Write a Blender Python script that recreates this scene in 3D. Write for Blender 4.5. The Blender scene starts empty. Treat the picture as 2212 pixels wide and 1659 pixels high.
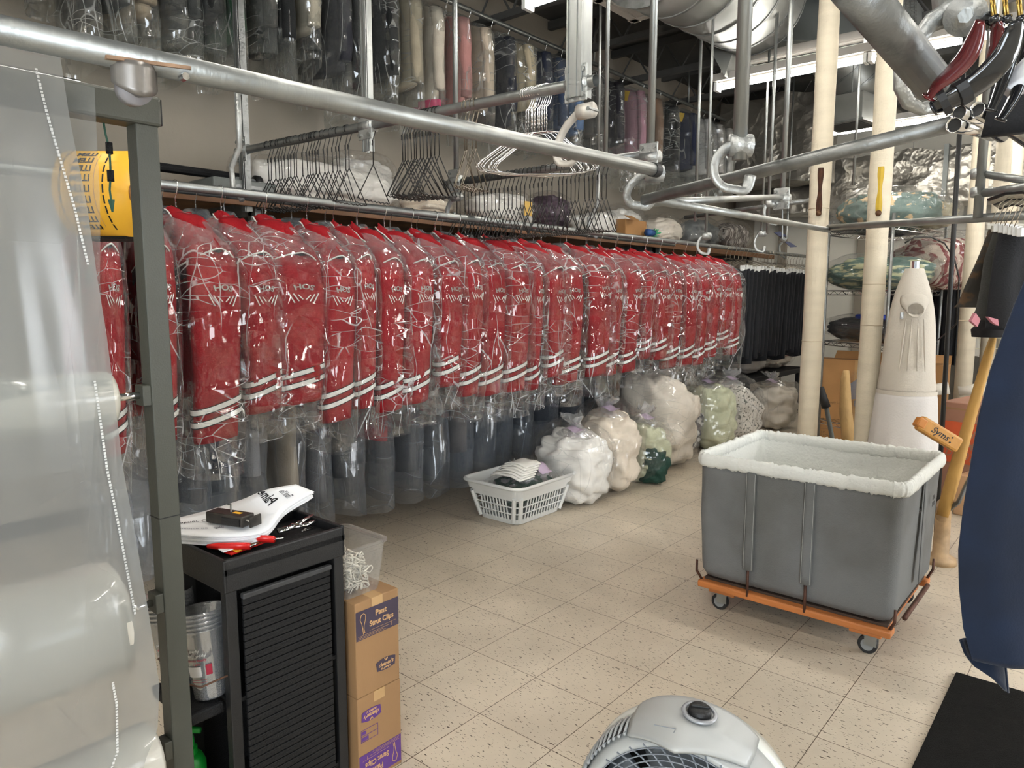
import bpy, bmesh, math, random
from mathutils import Vector, Matrix, noise
from math import pi, sin, cos, radians
random.seed(7)
scn = bpy.context.scene
col = scn.collection
V = Vector

# ------------------------------------------------------------------ camera
F = 1558.8; YAW, PIT, ROL = -.7047, .1231, .0011
CAM = Vector((2.7897, -2.2892, 1.4134))
fw = Vector((sin(YAW)*cos(PIT), cos(YAW)*cos(PIT), -sin(PIT)))
rt = Vector((cos(YAW), -sin(YAW), 0)); up = rt.cross(fw)
c_, s_ = cos(ROL), sin(ROL)
rt2 = rt*c_+up*s_; up2 = up*c_-rt*s_
cd = bpy.data.cameras.new('camera'); cam = bpy.data.objects.new('camera', cd); col.objects.link(cam)
M = Matrix((rt2, up2, -fw)).transposed().to_4x4(); M.translation = CAM
cam.matrix_world = M
cd.sensor_width = 36; cd.lens = 36*F/2212; cd.clip_start = .05
scn.camera = cam

def at(px, py, x=None, y=None, z=None, d=None):
    """the point of the place seen at a photo pixel, on a plane or at a depth"""
    v = rt2*((px-1106)/F) + up2*(-(py-829.5)/F) + fw
    if x is not None: t = (x-CAM.x)/v.x
    elif y is not None: t = (y-CAM.y)/v.y
    elif z is not None: t = (z-CAM.z)/v.z
    else: t = d
    return CAM + v*t

# ------------------------------------------------------------------ light and exposure
w = bpy.data.worlds.new('world'); scn.world = w; w.use_nodes = True
w.node_tree.nodes['Background'].inputs[0].default_value = (.75, .8, .9, 1)
w.node_tree.nodes['Background'].inputs[1].default_value = .35
scn.view_settings.view_transform = 'Standard'; scn.view_settings.look = 'None'
scn.view_settings.gamma = 1; scn.view_settings.use_curve_mapping = False
scn.view_settings.exposure = 1.42
scn.cycles.max_bounces = 4; scn.cycles.transparent_max_bounces = 14
scn.cycles.use_adaptive_sampling = True; scn.cycles.adaptive_threshold = .12; scn.cycles.adaptive_min_samples = 12
scn.cycles.diffuse_bounces = 2; scn.cycles.glossy_bounces = 2; scn.cycles.transmission_bounces = 2
scn.cycles.caustics_reflective = False; scn.cycles.caustics_refractive = False
scn.cycles.sample_clamp_indirect = 4
def area(name, loc, tgt, sx, sy, power, color):
    l = bpy.data.lights.new(name, 'AREA'); l.shape = 'RECTANGLE'; l.size = sx; l.size_y = sy
    l.energy = power; l.color = color
    o = bpy.data.objects.new(name, l); col.objects.link(o); o.location = loc
    o.rotation_euler = (Vector(tgt)-Vector(loc)).to_track_quat('-Z', 'Y').to_euler()
    return o
area('shopfront_daylight', (4.0, -5.3, 1.7), (0, 0, 1.1), 3.4, 1.9, 110, (.8, .9, 1))
area('unseen_side_light', (6.2, 2.5, 1.8), (0, 2, 1), 3.0, 1.6, 60, (.9, .95, 1))  # unseen area light from the right side, no window modelled
TUBE = 30.0

# ------------------------------------------------------------------ materials
def nt(name):
    m = bpy.data.materials.new(name); m.use_nodes = True
    t = m.node_tree; t.nodes.clear()
    o = t.nodes.new('ShaderNodeOutputMaterial')
    return m, t, o
def N(t, k, **kw):
    n = t.nodes.new('ShaderNode'+k)
    for a, b in kw.items():
        if a in ('noise_dimensions', 'feature', 'operation', 'blend_type', 'wave_type', 'bands_direction', 'data_type', 'distance', 'interpolation_type'): setattr(n, a, b)
        else: n.inputs[a.replace('_', ' ')].default_value = b
    return n
def L(t, a, b): t.links.new(a, b)
def c4(c): return (c[0], c[1], c[2], 1)
MC = {}
def mat(name, c, rough=.6, metal=0, var=.12, vscale=6, bump=.0, bscale=60, c2=None, stretch=(1, 1, 1), spec=.5, c2pos=(.45, .6), sheen=0, coat=0):
    if name in MC: return MC[name]
    m, t, o = nt(name); MC[name] = m
    p = N(t, 'BsdfPrincipled', Roughness=rough, Metallic=metal)
    p.inputs['Specular IOR Level'].default_value = spec
    if sheen: p.inputs['Sheen Weight'].default_value = sheen
    if coat: p.inputs['Coat Weight'].default_value = coat
    tc = N(t, 'TexCoord'); mp = N(t, 'Mapping'); mp.inputs['Scale'].default_value = stretch
    L(t, tc.outputs['Object'], mp.inputs['Vector'])
    nz = N(t, 'TexNoise', Scale=vscale, Detail=5); L(t, mp.outputs[0], nz.inputs['Vector'])
    r = N(t, 'ValToRGB'); e = r.color_ramp.elements
    if c2 is None:
        e[0].position = .3; e[1].position = .7
        e[0].color = c4([v*(1-var) for v in c]); e[1].color = c4([min(1, v*(1+var)) for v in c])
    else:
        e[0].position, e[1].position = c2pos; e[0].color = c4(c); e[1].color = c4(c2)
    L(t, nz.outputs['Fac'], r.inputs[0]); L(t, r.outputs[0], p.inputs['Base Color'])
    if bump:
        nb = N(t, 'TexNoise', Scale=bscale, Detail=4); L(t, mp.outputs[0], nb.inputs['Vector'])
        b = N(t, 'Bump', Strength=bump, Distance=.01); L(t, nb.outputs['Fac'], b.inputs['Height']); L(t, b.outputs[0], p.inputs['Normal'])
    L(t, p.outputs[0], o.inputs[0]); return m

def film(name, alpha=.08, tint=(1, 1, 1), gloss=1.0, scale=14, strength=1.0, stretch=(1, 1, .45), rough=.06, white=(.8, .82, .84), creases=.5, streak_cov=.08, dist=.03, top=0, cap=.30):
    """thin clear plastic: transparent sheet, specular film reflection on crumpled normals, slight white haze"""
    m, t, o = nt(name)
    tc = N(t, 'TexCoord'); mp = N(t, 'Mapping'); mp.inputs['Scale'].default_value = stretch
    L(t, tc.outputs['Object'], mp.inputs['Vector'])
    oi = N(t, 'ObjectInfo'); ad = N(t, 'VectorMath', operation='ADD')
    mu = N(t, 'Math', operation='MULTIPLY'); mu.inputs[1].default_value = 37.
    L(t, oi.outputs['Random'], mu.inputs[0]); L(t, mp.outputs[0], ad.inputs[0]); L(t, mu.outputs[0], ad.inputs[1])
    nw = N(t, 'TexNoise', Scale=scale*.35, Detail=1); L(t, ad.outputs[0], nw.inputs['Vector'])
    mx = N(t, 'VectorMath', operation='MULTIPLY_ADD'); mx.inputs[1].default_value = (.12, .12, .12)
    L(t, nw.outputs['Color'], mx.inputs[0]); L(t, ad.outputs[0], mx.inputs[2])
    def ridge(sc, st, rot, lo, lines=True):
        # crumpled facets: flat tilted cells (bump) meeting in straight creases (lines)
        mp2 = N(t, 'Mapping'); mp2.inputs['Scale'].default_value = st; mp2.inputs['Rotation'].default_value = rot
        L(t, mx.outputs[0], mp2.inputs['Vector'])
        v = N(t, 'TexVoronoi', Scale=sc, feature='F1'); L(t, mp2.outputs[0], v.inputs['Vector'])
        sb = N(t, 'VectorMath', operation='SUBTRACT'); L(t, mp2.outputs[0], sb.inputs[0]); L(t, v.outputs['Position'], sb.inputs[1])
        cs = N(t, 'VectorMath', operation='SUBTRACT'); cs.inputs[1].default_value = (.5, .5, .5); L(t, v.outputs['Color'], cs.inputs[0])
        dt = N(t, 'VectorMath', operation='DOT_PRODUCT'); L(t, sb.outputs[0], dt.inputs[0]); L(t, cs.outputs[0], dt.inputs[1])
        if not lines: return dt, None
        e = N(t, 'TexVoronoi', Scale=sc, feature='DISTANCE_TO_EDGE'); L(t, mp2.outputs[0], e.inputs['Vector'])
        cr = N(t, 'ValToRGB'); cr.color_ramp.elements[0].color = (1, 1, 1, 1); cr.color_ramp.elements[1].color = (0, 0, 0, 1)
        cr.color_ramp.elements[0].position = lo*.3; cr.color_ramp.elements[1].position = lo; L(t, e.outputs['Distance'], cr.inputs[0])
        return dt, cr
    r1, l1 = ridge(scale, (1, 1, .20), (.55, .5, 0), streak_cov)
    r2, l2 = ridge(scale*1.5, (.35, .35, 1.3), (.15, .3, .3), streak_cov*1.2)
    r3, l3 = ridge(scale*2.6, (1, 1, .4), (-.5, .3, .8), streak_cov*1.6, False)
    h1 = N(t, 'Math', operation='ADD'); L(t, r1.outputs['Value'], h1.inputs[0]); L(t, r2.outputs['Value'], h1.inputs[1])
    h2 = N(t, 'Math', operation='MULTIPLY_ADD'); h2.inputs[1].default_value = .6; L(t, r3.outputs['Value'], h2.inputs[0]); L(t, h1.outputs[0], h2.inputs[2])
    b = N(t, 'Bump', Strength=strength, Distance=dist); L(t, h2.outputs[0], b.inputs['Height'])
    fr = N(t, 'Fresnel', IOR=1.5); L(t, b.outputs[0], fr.inputs['Normal'])
    gl = N(t, 'BsdfGlossy', Roughness=rough); gl.inputs['Color'].default_value = (1, 1, 1, 1); L(t, b.outputs[0], gl.inputs['Normal'])
    tr = N(t, 'BsdfTransparent'); tr.inputs[0].default_value = c4(tint)
    df = N(t, 'BsdfDiffuse'); df.inputs[0].default_value = c4(white)
    tl = N(t, 'BsdfTranslucent'); tl.inputs[0].default_value = c4(white)
    dm = N(t, 'MixShader'); dm.inputs[0].default_value = .4; L(t, df.outputs[0], dm.inputs[1]); L(t, tl.outputs[0], dm.inputs[2])
    # highlight streaks painted white along the creases, gathered in patches
    nm = N(t, 'TexNoise', Scale=scale*.38, Detail=0); L(t, ad.outputs[0], nm.inputs['Vector'])
    sc_ = N(t, 'SeparateColor'); L(t, nm.outputs['Color'], sc_.inputs[0])
    def patch(line, ch, lo):
        rr = N(t, 'ValToRGB'); rr.color_ramp.elements[0].position = lo; rr.color_ramp.elements[1].position = lo+.09; L(t, sc_.outputs[ch], rr.inputs[0])
        m1 = N(t, 'Math', operation='MULTIPLY'); L(t, line.outputs[0], m1.inputs[0]); L(t, rr.outputs[0], m1.inputs[1]); return m1
    p1, p2 = patch(l1, 0, .50), patch(l2, 1, .52)
    m1 = N(t, 'Math', operation='MAXIMUM'); L(t, p1.outputs[0], m1.inputs[0]); L(t, p2.outputs[0], m1.inputs[1])
    m2 = N(t, 'Math', operation='MULTIPLY_ADD'); m2.inputs[1].default_value = creases; m2.inputs[2].default_value = alpha
    L(t, m1.outputs[0], m2.inputs[0])
    if top:     # shoulder sheen painted in as white haze of bunched film
        sp = N(t, 'SeparateXYZ'); L(t, tc.outputs['Object'], sp.inputs[0])
        mr = N(t, 'MapRange'); mr.inputs['From Min'].default_value = -.36; mr.inputs['From Max'].default_value = -.15; mr.inputs['To Min'].default_value = 0; mr.inputs['To Max'].default_value = top
        L(t, sp.outputs['Z'], mr.inputs[0]); mm = N(t, 'Math', operation='MULTIPLY'); L(t, mr.outputs[0], mm.inputs[0])
        nn = N(t, 'TexNoise', Scale=16, Detail=1); L(t, ad.outputs[0], nn.inputs['Vector']); L(t, nn.outputs['Fac'], mm.inputs[1])
        m3 = N(t, 'Math', operation='ADD'); L(t, m2.outputs[0], m3.inputs[0]); L(t, mm.outputs[0], m3.inputs[1]); m3.use_clamp = True; m2 = m3
    a1 = N(t, 'MixShader'); L(t, m2.outputs[0], a1.inputs[0]); L(t, tr.outputs[0], a1.inputs[1]); L(t, dm.outputs[0], a1.inputs[2])
    fm = N(t, 'Math', operation='MULTIPLY'); fm.inputs[1].default_value = gloss; fm.use_clamp = True; L(t, fr.outputs[0], fm.inputs[0])
    cp_ = N(t, 'Math', operation='MINIMUM'); cp_.inputs[1].default_value = cap; L(t, fm.outputs[0], cp_.inputs[0]); fm = cp_
    a2 = N(t, 'MixShader'); L(t, fm.outputs[0], a2.inputs[0]); L(t, a1.outputs[0], a2.inputs[1]); L(t, gl.outputs[0], a2.inputs[2])
    L(t, a2.outputs[0], o.inputs[0]); return m

def emis(name, c, s):
    m, t, o = nt(name); e = N(t, 'Emission', Strength=s); e.inputs[0].default_value = c4(c); L(t, e.outputs[0], o.inputs[0]); return m

galv = mat('galvanised_steel', (.31, .32, .31), .42, .85, .18, 9, .15, 50, stretch=(1, 1, .3))
galvd = mat('worn_galvanised_steel', (.22, .225, .22), .42, .8, .25, 14, .2, 60)
cast = mat('cast_zinc', (.40, .41, .40), .42, .7, .15, 20, .3, 80)
chrome = mat('chrome', (.72, .72, .72), .14, 1, .05, 8)
blackwire = mat('black_wire', (.035, .033, .03), .35, .5, .3, 30)
brasswire = mat('bare_wire', (.36, .31, .24), .3, .9, .2, 20)
redcloth = mat('red_wool', (.29, .004, .009), .75, 0, .2, 5, .35, 180, spec=.25)
whitec = mat('white_trim', (.78, .77, .72), .6, 0, .05, 20, .2, 200)
blackc = mat('black_cloth', (.005, .0055, .008), .85, 0, .3, 8, .3, 120)
tilef = None
postm = mat('painted_steel_post', (.062, .064, .052), .45, .1, .08, 4, .08, 300)
blackp = mat('black_plastic', (.006, .006, .0065), .5, 0, .2, 10, .15, 300)
blackp2 = mat('black_moulded_plastic', (.006, .006, .0065), .6, 0, .2, 10, .4, 260, spec=.3)
cardb = mat('cardboard', (.31, .175, .078), .8, 0, .08, 5, .1, 60, stretch=(1, 1, .2))
cardb2 = mat('cardboard_dark', (.40, .205, .075), .8, 0, .08, 5, .1, 60)
whitep = mat('white_plastic', (.75, .75, .72), .35, 0, .03, 5)
paper = mat('white_paper', (.80, .79, .79), .7, 0, .02, 5)
ink = mat('black_ink', (.01, .01, .012), .6)
purple = mat('purple_print', (.050, .036, .062), .6, 0, .1, 20)
tan_ink = mat('tan_print', (.55, .33, .15), .7)
redp = mat('red_plastic', (.62, .015, .012), .35, 0, .1, 8)
wood = mat('orange_stained_wood', (.50, .17, .045), .5, 0, .25, 6, .1, 30, stretch=(.3, 3, 3))
plywood = mat('plywood', (.30, .15, .06), .6, 0, .25, 5, .1, 30)
canvas = mat('grey_canvas', (.115, .115, .108), .8, 0, .2, 2.2, .35, 260, c2=(.165, .17, .168), c2pos=(.36, .56))
liner = mat('white_cotton_liner', (.66, .66, .61), .8, 0, .05, 4, .3, 90)
rubber = mat('dark_rubber', (.012, .012, .013), .6)
bag_red = film('garment_bag_film', .03, (1, 1, 1), 1.5, 9, 1.0, (1, 1, 1), .06, (.92, .93, .94), .5, .018, 1.2, top=.45, cap=.24)
bag_far = film('shirt_bag_film', .09, (.97, .98, .97), 1.5, 8, 1.0, (1, 1, 1), .09, (.80, .80, .76), .35, .03, 1.0)
bag_low = film('long_bag_film', .20, (.93, .95, .97), 1.2, 4.5, 1.0, (1, 1, .6), .12, (.60, .64, .70), .15, .025, .7)
neck_film = film('gathered_neck_film', .30, (1, 1, 1), .8, 9, .8, (1, 1, 1), .15, (.88, .87, .85), .3, .03, .6)
bag_soft = film('bundle_bag_film', .03, (1, 1, 1), 1.0, 8, 1.0, (1, 1, 1), .10, (.88, .87, .84), .20, .02, .8, cap=.16)

# ------------------------------------------------------------------ helpers
class MB:
    def __init__(s): s.v = []; s.f = []
    def add(s, v, f):
        n = len(s.v); s.v += [Vector(p) for p in v]; s.f += [[i+n for i in q] for q in f]; return s
    def box(s, c, d, rot=None, taper=1.0):
        x, y, z = d[0]/2, d[1]/2, d[2]/2
        v = [Vector((a*x*(taper if k < 0 else 1), b*y*(taper if k < 0 else 1), k*z)) for k in (-1, 1) for b in (-1, 1) for a in (-1, 1)]
        if rot is not None: v = [rot @ p for p in v]
        v = [p+Vector(c) for p in v]
        return s.add(v, [(0, 2, 3, 1), (4, 5, 7, 6), (0, 1, 5, 4), (2, 6, 7, 3), (0, 4, 6, 2), (1, 3, 7, 5)])
    def bb(s, x0, x1, y0, y1, z0, z1): return s.box(((x0+x1)/2, (y0+y1)/2, (z0+z1)/2), (abs(x1-x0), abs(y1-y0), abs(z1-z0)))
    def loft(s, rings, cap0=True, cap1=True, closed=True):
        n = len(rings[0]); v = [p for r in rings for p in r]; f = []
        for i in range(len(rings)-1):
            for j in range(n if closed else n-1):
                k = (j+1) % n; f.append((i*n+j, i*n+k, (i+1)*n+k, (i+1)*n+j))
        if cap0 and closed: f.append(tuple(range(n))[::-1])
        if cap1 and closed: f.append(tuple((len(rings)-1)*n+j for j in range(n)))
        return s.add(v, f)
    def tube(s, pts, r, n=8, caps=True, flat=1.0):
        pts = [Vector(p) for p in pts]; m = len(pts)
        rr = r if isinstance(r, (list, tuple)) else [r]*m
        T = []
        for i in range(m):
            a = pts[min(i+1, m-1)]-pts[max(i-1, 0)]; T.append(a.normalized() if a.length > 0 else Vector((0, 0, 1)))
        nrm = T[0].orthogonal().normalized(); rings = []
        for i in range(m):
            if i: nrm = (nrm-T[i]*nrm.dot(T[i])); nrm = nrm.normalized() if nrm.length > 1e-6 else T[i].orthogonal().normalized()
            b = T[i].cross(nrm)
            rings.append([pts[i]+(nrm*cos(2*pi*j/n)*flat+b*sin(2*pi*j/n))*rr[i] for j in range(n)])
        return s.loft(rings, caps, caps)
    def lathe(s, prof, n=24, origin=(0, 0, 0), rot=None, cap=True):
        o = Vector(origin); rings = []
        for r, z in prof:
            ring = [Vector((r*cos(2*pi*j/n), r*sin(2*pi*j/n), z)) for j in range(n)]
            if rot is not None: ring = [rot @ p for p in ring]
            rings.append([p+o for p in ring])
        return s.loft(rings, cap, cap)
    def grid(s, fn, nu, nv):
        v = [fn(i/nu, j/nv) for j in range(nv+1) for i in range(nu+1)]
        f = [(j*(nu+1)+i, j*(nu+1)+i+1, (j+1)*(nu+1)+i+1, (j+1)*(nu+1)+i) for j in range(nv) for i in range(nu)]
        return s.add(v, f)
    def prism(s, poly, z0, z1, fn=None):
        n = len(poly); v = [Vector((a, b, z)) for z in (z0, z1) for a, b in poly]
        if fn: v = [fn(p) for p in v]
        return s.add(v, [tuple(range(n))[::-1], tuple(range(n, 2*n))]+[(i, (i+1) % n, n+(i+1) % n, n+i) for i in range(n)])
    def build(s, name, m, parent=None, smooth=False, world=False, mods=None, bevel=0, solid=0, sub=0, label=None):
        v = s.v
        if parent is not None and world:
            inv = root_inv(parent); v = [inv @ p for p in v]
        me = bpy.data.meshes.new(name); me.from_pydata([tuple(p) for p in v], [], s.f); me.update()
        bm = bmesh.new(); bm.from_mesh(me); bmesh.ops.recalc_face_normals(bm, faces=bm.faces); bm.to_mesh(me); bm.free()
        me.materials.append(m)
        if smooth: me.polygons.foreach_set('use_smooth', [True]*len(me.polygons))
        o = bpy.data.objects.new(name, me); col.objects.link(o)
        if parent is not None: o.parent = parent
        if bevel:
            b = o.modifiers.new('bevel', 'BEVEL'); b.width = bevel; b.segments = 2; b.limit_method = 'ANGLE'
        if solid:
            b = o.modifiers.new('solid', 'SOLIDIFY'); b.thickness = solid; b.offset = 0
        if sub:
            b = o.modifiers.new('sub', 'SUBSURF'); b.levels = sub; b.render_levels = sub
        if label: o['label'] = label
        return o
INV = {}
def root_inv(o):
    M = Matrix.Identity(4); p = o; chain = []
    while p is not None: chain.append(p); p = p.parent
    for q in reversed(chain): M = M @ q.matrix_basis
    return M.inverted()
def tag(o, label=None, cat=None, group=None, kind=None):
    if label: o['label'] = label
    if cat: o['category'] = cat
    if group: o['group'] = group
    if kind: o['kind'] = kind
    return o
def thing(name, label, cat, loc=(0, 0, 0), rz=0, group=None):
    o = bpy.data.objects.new(name, None); col.objects.link(o); o.empty_display_size = .05
    o.location = loc; o.rotation_euler = (0, 0, rz); return tag(o, label, cat, group)
def kids(o): return [c for c in bpy.data.objects if c.parent == o]
def copy_tree(o, parent=None, cache={}):
    c = o.copy(); col.objects.link(c); c.parent = parent
    if o.name not in cache: cache[o.name] = kids(o)
    for k in cache[o.name]: copy_tree(k, c)
    return c
def struct(o): o['kind'] = 'structure'; return o
def nz(x, y, z=0, s=1.): return noise.noise(Vector((x*s, y*s, z*s)))
def ell(cx, cy, cz, rx, ry, n=20, tilt=0, p=2.0):
    out = []
    for j in range(n):
        a = 2*pi*j/n; ca, sa = cos(a), sin(a)
        x = math.copysign(abs(ca)**(2/p), ca)*rx; y = math.copysign(abs(sa)**(2/p), sa)*ry
        out.append(Vector((cx+x, cy+y, cz+tilt*y)))
    return out
ORD = ['first', 'second', 'third', 'fourth', 'fifth', 'sixth', 'seventh', 'eighth', 'ninth', 'tenth', 'eleventh', 'twelfth', 'thirteenth', 'fourteenth', 'fifteenth', 'sixteenth', 'seventeenth', 'eighteenth', 'nineteenth', 'twentieth', 'twenty-first', 'twenty-second', 'twenty-third', 'twenty-fourth', 'twenty-fifth', 'twenty-sixth', 'twenty-seventh', 'twenty-eighth', 'twenty-ninth', 'thirtieth', 'thirty-first', 'thirty-second', 'thirty-third', 'thirty-fourth', 'thirty-fifth', 'thirty-sixth', 'thirty-seventh', 'thirty-eighth']
def text(body, size, name, m, parent, xf, extrude=.0006, bold=0, shear=0, align='CENTER', sx=1.0, label=None):
    """lettering as a real mesh; xf maps a local (x, y, z) text point to a world point"""
    cu = bpy.data.curves.new('t', 'FONT'); cu.body = body; cu.size = size; cu.extrude = extrude; cu.align_x = align; cu.align_y = 'CENTER'
    cu.offset = bold; cu.shear = shear; cu.resolution_u = 3
    to = bpy.data.objects.new('t', cu); col.objects.link(to)
    me = bpy.data.meshes.new_from_object(to); bpy.data.objects.remove(to); bpy.data.curves.remove(cu)
    mb = MB(); mb.v = [xf(Vector((v.co.x*sx, v.co.y, v.co.z))) for v in me.vertices]; mb.f = [list(p.vertices) for p in me.polygons]
    bpy.data.meshes.remove(me)
    return mb.build(name, m, parent, world=True, label=label)
def frame(o, u, v):
    o, u, v = Vector(o), Vector(u).normalized(), Vector(v).normalized(); n = u.cross(v)
    return lambda p: o+u*p.x+v*p.y+n*p.z

# ------------------------------------------------------------------ the room
def tile_mat():
    m, t, o = nt('vinyl_floor_tiles'); p = N(t, 'BsdfPrincipled', Roughness=.3)
    tc = N(t, 'TexCoord'); br = N(t, 'TexBrick')
    br.offset = 0; br.inputs['Scale'].default_value = 1; br.inputs['Brick Width'].default_value = .3048; br.inputs['Row Height'].default_value = .3048
    br.inputs['Mortar Size'].default_value = .0016; br.inputs['Mortar Smooth'].default_value = .3; br.inputs['Bias'].default_value = 0
    br.inputs['Color1'].default_value = (.63, .545, .43, 1); br.inputs['Color2'].default_value = (.59, .51, .405, 1); br.inputs['Mortar'].default_value = (.14, .10, .07, 1)
    L(t, tc.outputs['Object'], br.inputs['Vector'])
    def specks(scale, lo, hi, rot):
        mp = N(t, 'Mapping'); mp.inputs['Scale'].default_value = (1, 3.4, 1); mp.inputs['Rotation'].default_value = (0, 0, rot)
        L(t, tc.outputs['Object'], mp.inputs['Vector'])
        a = N(t, 'TexNoise', Scale=scale, Detail=2, Roughness=.5); L(t, mp.outputs[0], a.inputs['Vector'])
        r = N(t, 'ValToRGB'); r.color_ramp.elements[0].position = lo; r.color_ramp.elements[1].position = hi; L(t, a.outputs['Fac'], r.inputs[0]); return r
    s1 = specks(40, .65, .68, .6); s2 = specks(64, .665, .695, -.9)
    ad = N(t, 'Math', operation='MAXIMUM'); L(t, s1.outputs[0], ad.inputs[0]); L(t, s2.outputs[0], ad.inputs[1])
    mx = N(t, 'MixRGB'); L(t, ad.outputs[0], mx.inputs[0]); L(t, br.outputs['Color'], mx.inputs[1]); mx.inputs[2].default_value = (.08, .06, .04, 1)
    n2 = N(t, 'TexNoise', Scale=2.2, Detail=4); L(t, tc.outputs['Object'], n2.inputs['Vector'])
    r2 = N(t, 'ValToRGB'); r2.color_ramp.elements[0].color = (.86, .85, .83, 1); r2.color_ramp.elements[1].color = (1.05, 1.04, 1.02, 1)
    r2.color_ramp.elements[0].position = .35; r2.color_ramp.elements[1].position = .65; L(t, n2.outputs['Fac'], r2.inputs[0])
    m2 = N(t, 'MixRGB', blend_type='MULTIPLY'); m2.inputs[0].default_value = 1; L(t, mx.outputs[0], m2.inputs[1]); L(t, r2.outputs[0], m2.inputs[2])
    L(t, m2.outputs[0], p.inputs['Base Color'])
    n3 = N(t, 'TexNoise', Scale=5, Detail=3); L(t, tc.outputs['Object'], n3.inputs['Vector'])
    r3 = N(t, 'MapRange'); r3.inputs['To Min'].default_value = .22; r3.inputs['To Max'].default_value = .5; L(t, n3.outputs['Fac'], r3.inputs[0]); L(t, r3.outputs[0], p.inputs['Roughness'])
    bp = N(t, 'Bump', Strength=.25, Distance=.003); L(t, br.outputs['Fac'], bp.inputs['Height']); bp.invert = True; L(t, bp.outputs[0], p.inputs['Normal'])
    L(t, p.outputs[0], o.inputs[0]); return m
X0, X1, Y0, Y1, ZC = -2.05, 6.5, -5.5, 9.6, 4.25
struct(MB().bb(X0-.1, X1+.1, Y0-.1, Y1+.1, -.1, 0).build('floor', tile_mat()))
wallm = mat('dimmed_beige_wall', (.30, .262, .212), .8, 0, .04, 1.5, .1, 40)  # beige darkened overall, the shading on this wall put into its colour
wallw = mat('white_painted_wall', (.74, .71, .63), .8, 0, .04, 1.5, .1, 40)
ceilm = mat('dark_ceiling_deck', (.06, .06, .058), .8, 0, .2, 3, .3, 30)
struct(MB().bb(X0-.1, X0, Y0, Y1, 0, ZC).build('wall_left', wallm))
struct(MB().bb(X0, X1, Y1, Y1+.1, 0, ZC).build('wall_back', wallw))
struct(MB().bb(X1, X1+.1, Y0, Y1, 0, ZC).build('wall_right', wallw))
struct(MB().bb(X0, X1, Y0-.1, Y0, 0, ZC).build('wall_front', wallw))
struct(MB().bb(X0, X1, Y0, Y1, ZC, ZC+.1).build('ceiling', ceilm))
struct(MB().bb(X0, X0+.012, Y0, Y1, 0, .1).build('baseboard_left', blackp))
for k, y in enumerate([i*1.2-4.4 for i in range(11)]):
    mb = MB()
    mb.bb(X0, X1, y-.03, y+.03, ZC-.10, ZC-.02); mb.bb(X0, X1, y-.03, y+.03, ZC-.42, ZC-.36)
    xx = X0+.1
    while xx < X1-.4:
        mb.tube([(xx, y, ZC-.38), (xx+.2, y, ZC-.08), (xx+.4, y, ZC-.38)], .012, 5); xx += .4
    struct(mb.build('trim_%d' % (k+1), ceilm))
# white pilasters and a door frame on the back wall
for k, x in enumerate((-1.55, -.95, -.35, .35)):
    struct(MB().bb(x-.06, x+.06, Y1-.09, Y1, 0, 3.0).build('trim_%d' % (20+k), wallw if k % 2 else wallm, bevel=.005))

# ------------------------------------------------------------------ fluorescent lights
tubem = emis('lit_tube', (1, .96, .88), TUBE)
fixm = mat('white_enamel_fixture', (.36, .34, .31), .5, 0, .05)
def fixture(loc, label, n=2, lit=True, two=1):
    t = thing('fluorescent_light', label, 'ceiling light', loc, 0, 'fluorescent strip lights')
    Lh = 1.22*n+.06
    mb = MB(); mb.box((Lh/2, 0, .055), (Lh, .12, .06)); mb.box((Lh/2, 0, .022), (Lh, .05, .02)); mb.build('housing', fixm, t, bevel=.004)
    for k in range(n):
        for s in ((-.035, .035) if two == 2 else (0,)):
            a = .04+1.22*k
            MB().tube([(a, s, -.02), (a+1.14, s, -.02)], .019, 12).build('lamp_tube', tubem if lit else whitep, t, smooth=True)
        MB().bb(a-.035, a-.005, -.045, .045, -.05, .02).build('lamp_holder', whitep, t, bevel=.003)
        MB().bb(a+1.15, a+1.175, -.045, .045, -.05, .02).build('lamp_holder', whitep, t, bevel=.003)
    MB().tube([(.3, 0, .08), (.3, 0, ZC-loc[2]-.1)], .004, 5).build('suspension_rod', galv, t)
    MB().tube([(Lh-.3, 0, .08), (Lh-.3, 0, ZC-loc[2]-.1)], .004, 5).build('suspension_rod', galv, t)
    return t
pA = at(1545, 192, z=3.17); pB = at(1790, 290, z=3.17); pC = at(1918, 355, z=3.17); p0 = at(1135, 14, z=3.17)
fixture((p0.x, p0.y, 3.19), 'lit strip light at the very top edge, beside the hanging garments')
fixture((pA.x, pA.y, 3.19), 'longest lit strip light crossing behind the two white posts', 2)
fixture((pA.x+2.6, pA.y, 3.19), 'lit strip light above the dark hangers at top right')
fixture((pB.x, pB.y, 3.19), 'second lit strip light below the longest one, behind the white posts', 2)
fixture((pC.x, pC.y, 3.19), 'lowest and farthest lit strip light, right of the second white post', 2)
fixture((pC.x+2.55, pC.y, 3.19), 'far lit strip light at the right edge of the picture')
fixture((p0.x+3.2, p0.y, 3.19), 'unseen lit strip light over the aisle beyond the right edge')  # unseen fixture, only its light reaches the view
for yy in (-1.2, -3.6):  # unseen strip lights added behind the viewer to light the room
    for xx in (0., 3.2):
        fixture((xx, yy, 3.19), 'added unseen strip light behind the viewer, %s, %s side' % ('nearer row' if yy > -2 else 'farther row', 'left' if xx < 1 else 'right'))
q = at(1560, 168, z=3.35); fixture((q.x, q.y, 3.4), 'unlit white strip light just above the longest lit one', 1, False)

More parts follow.
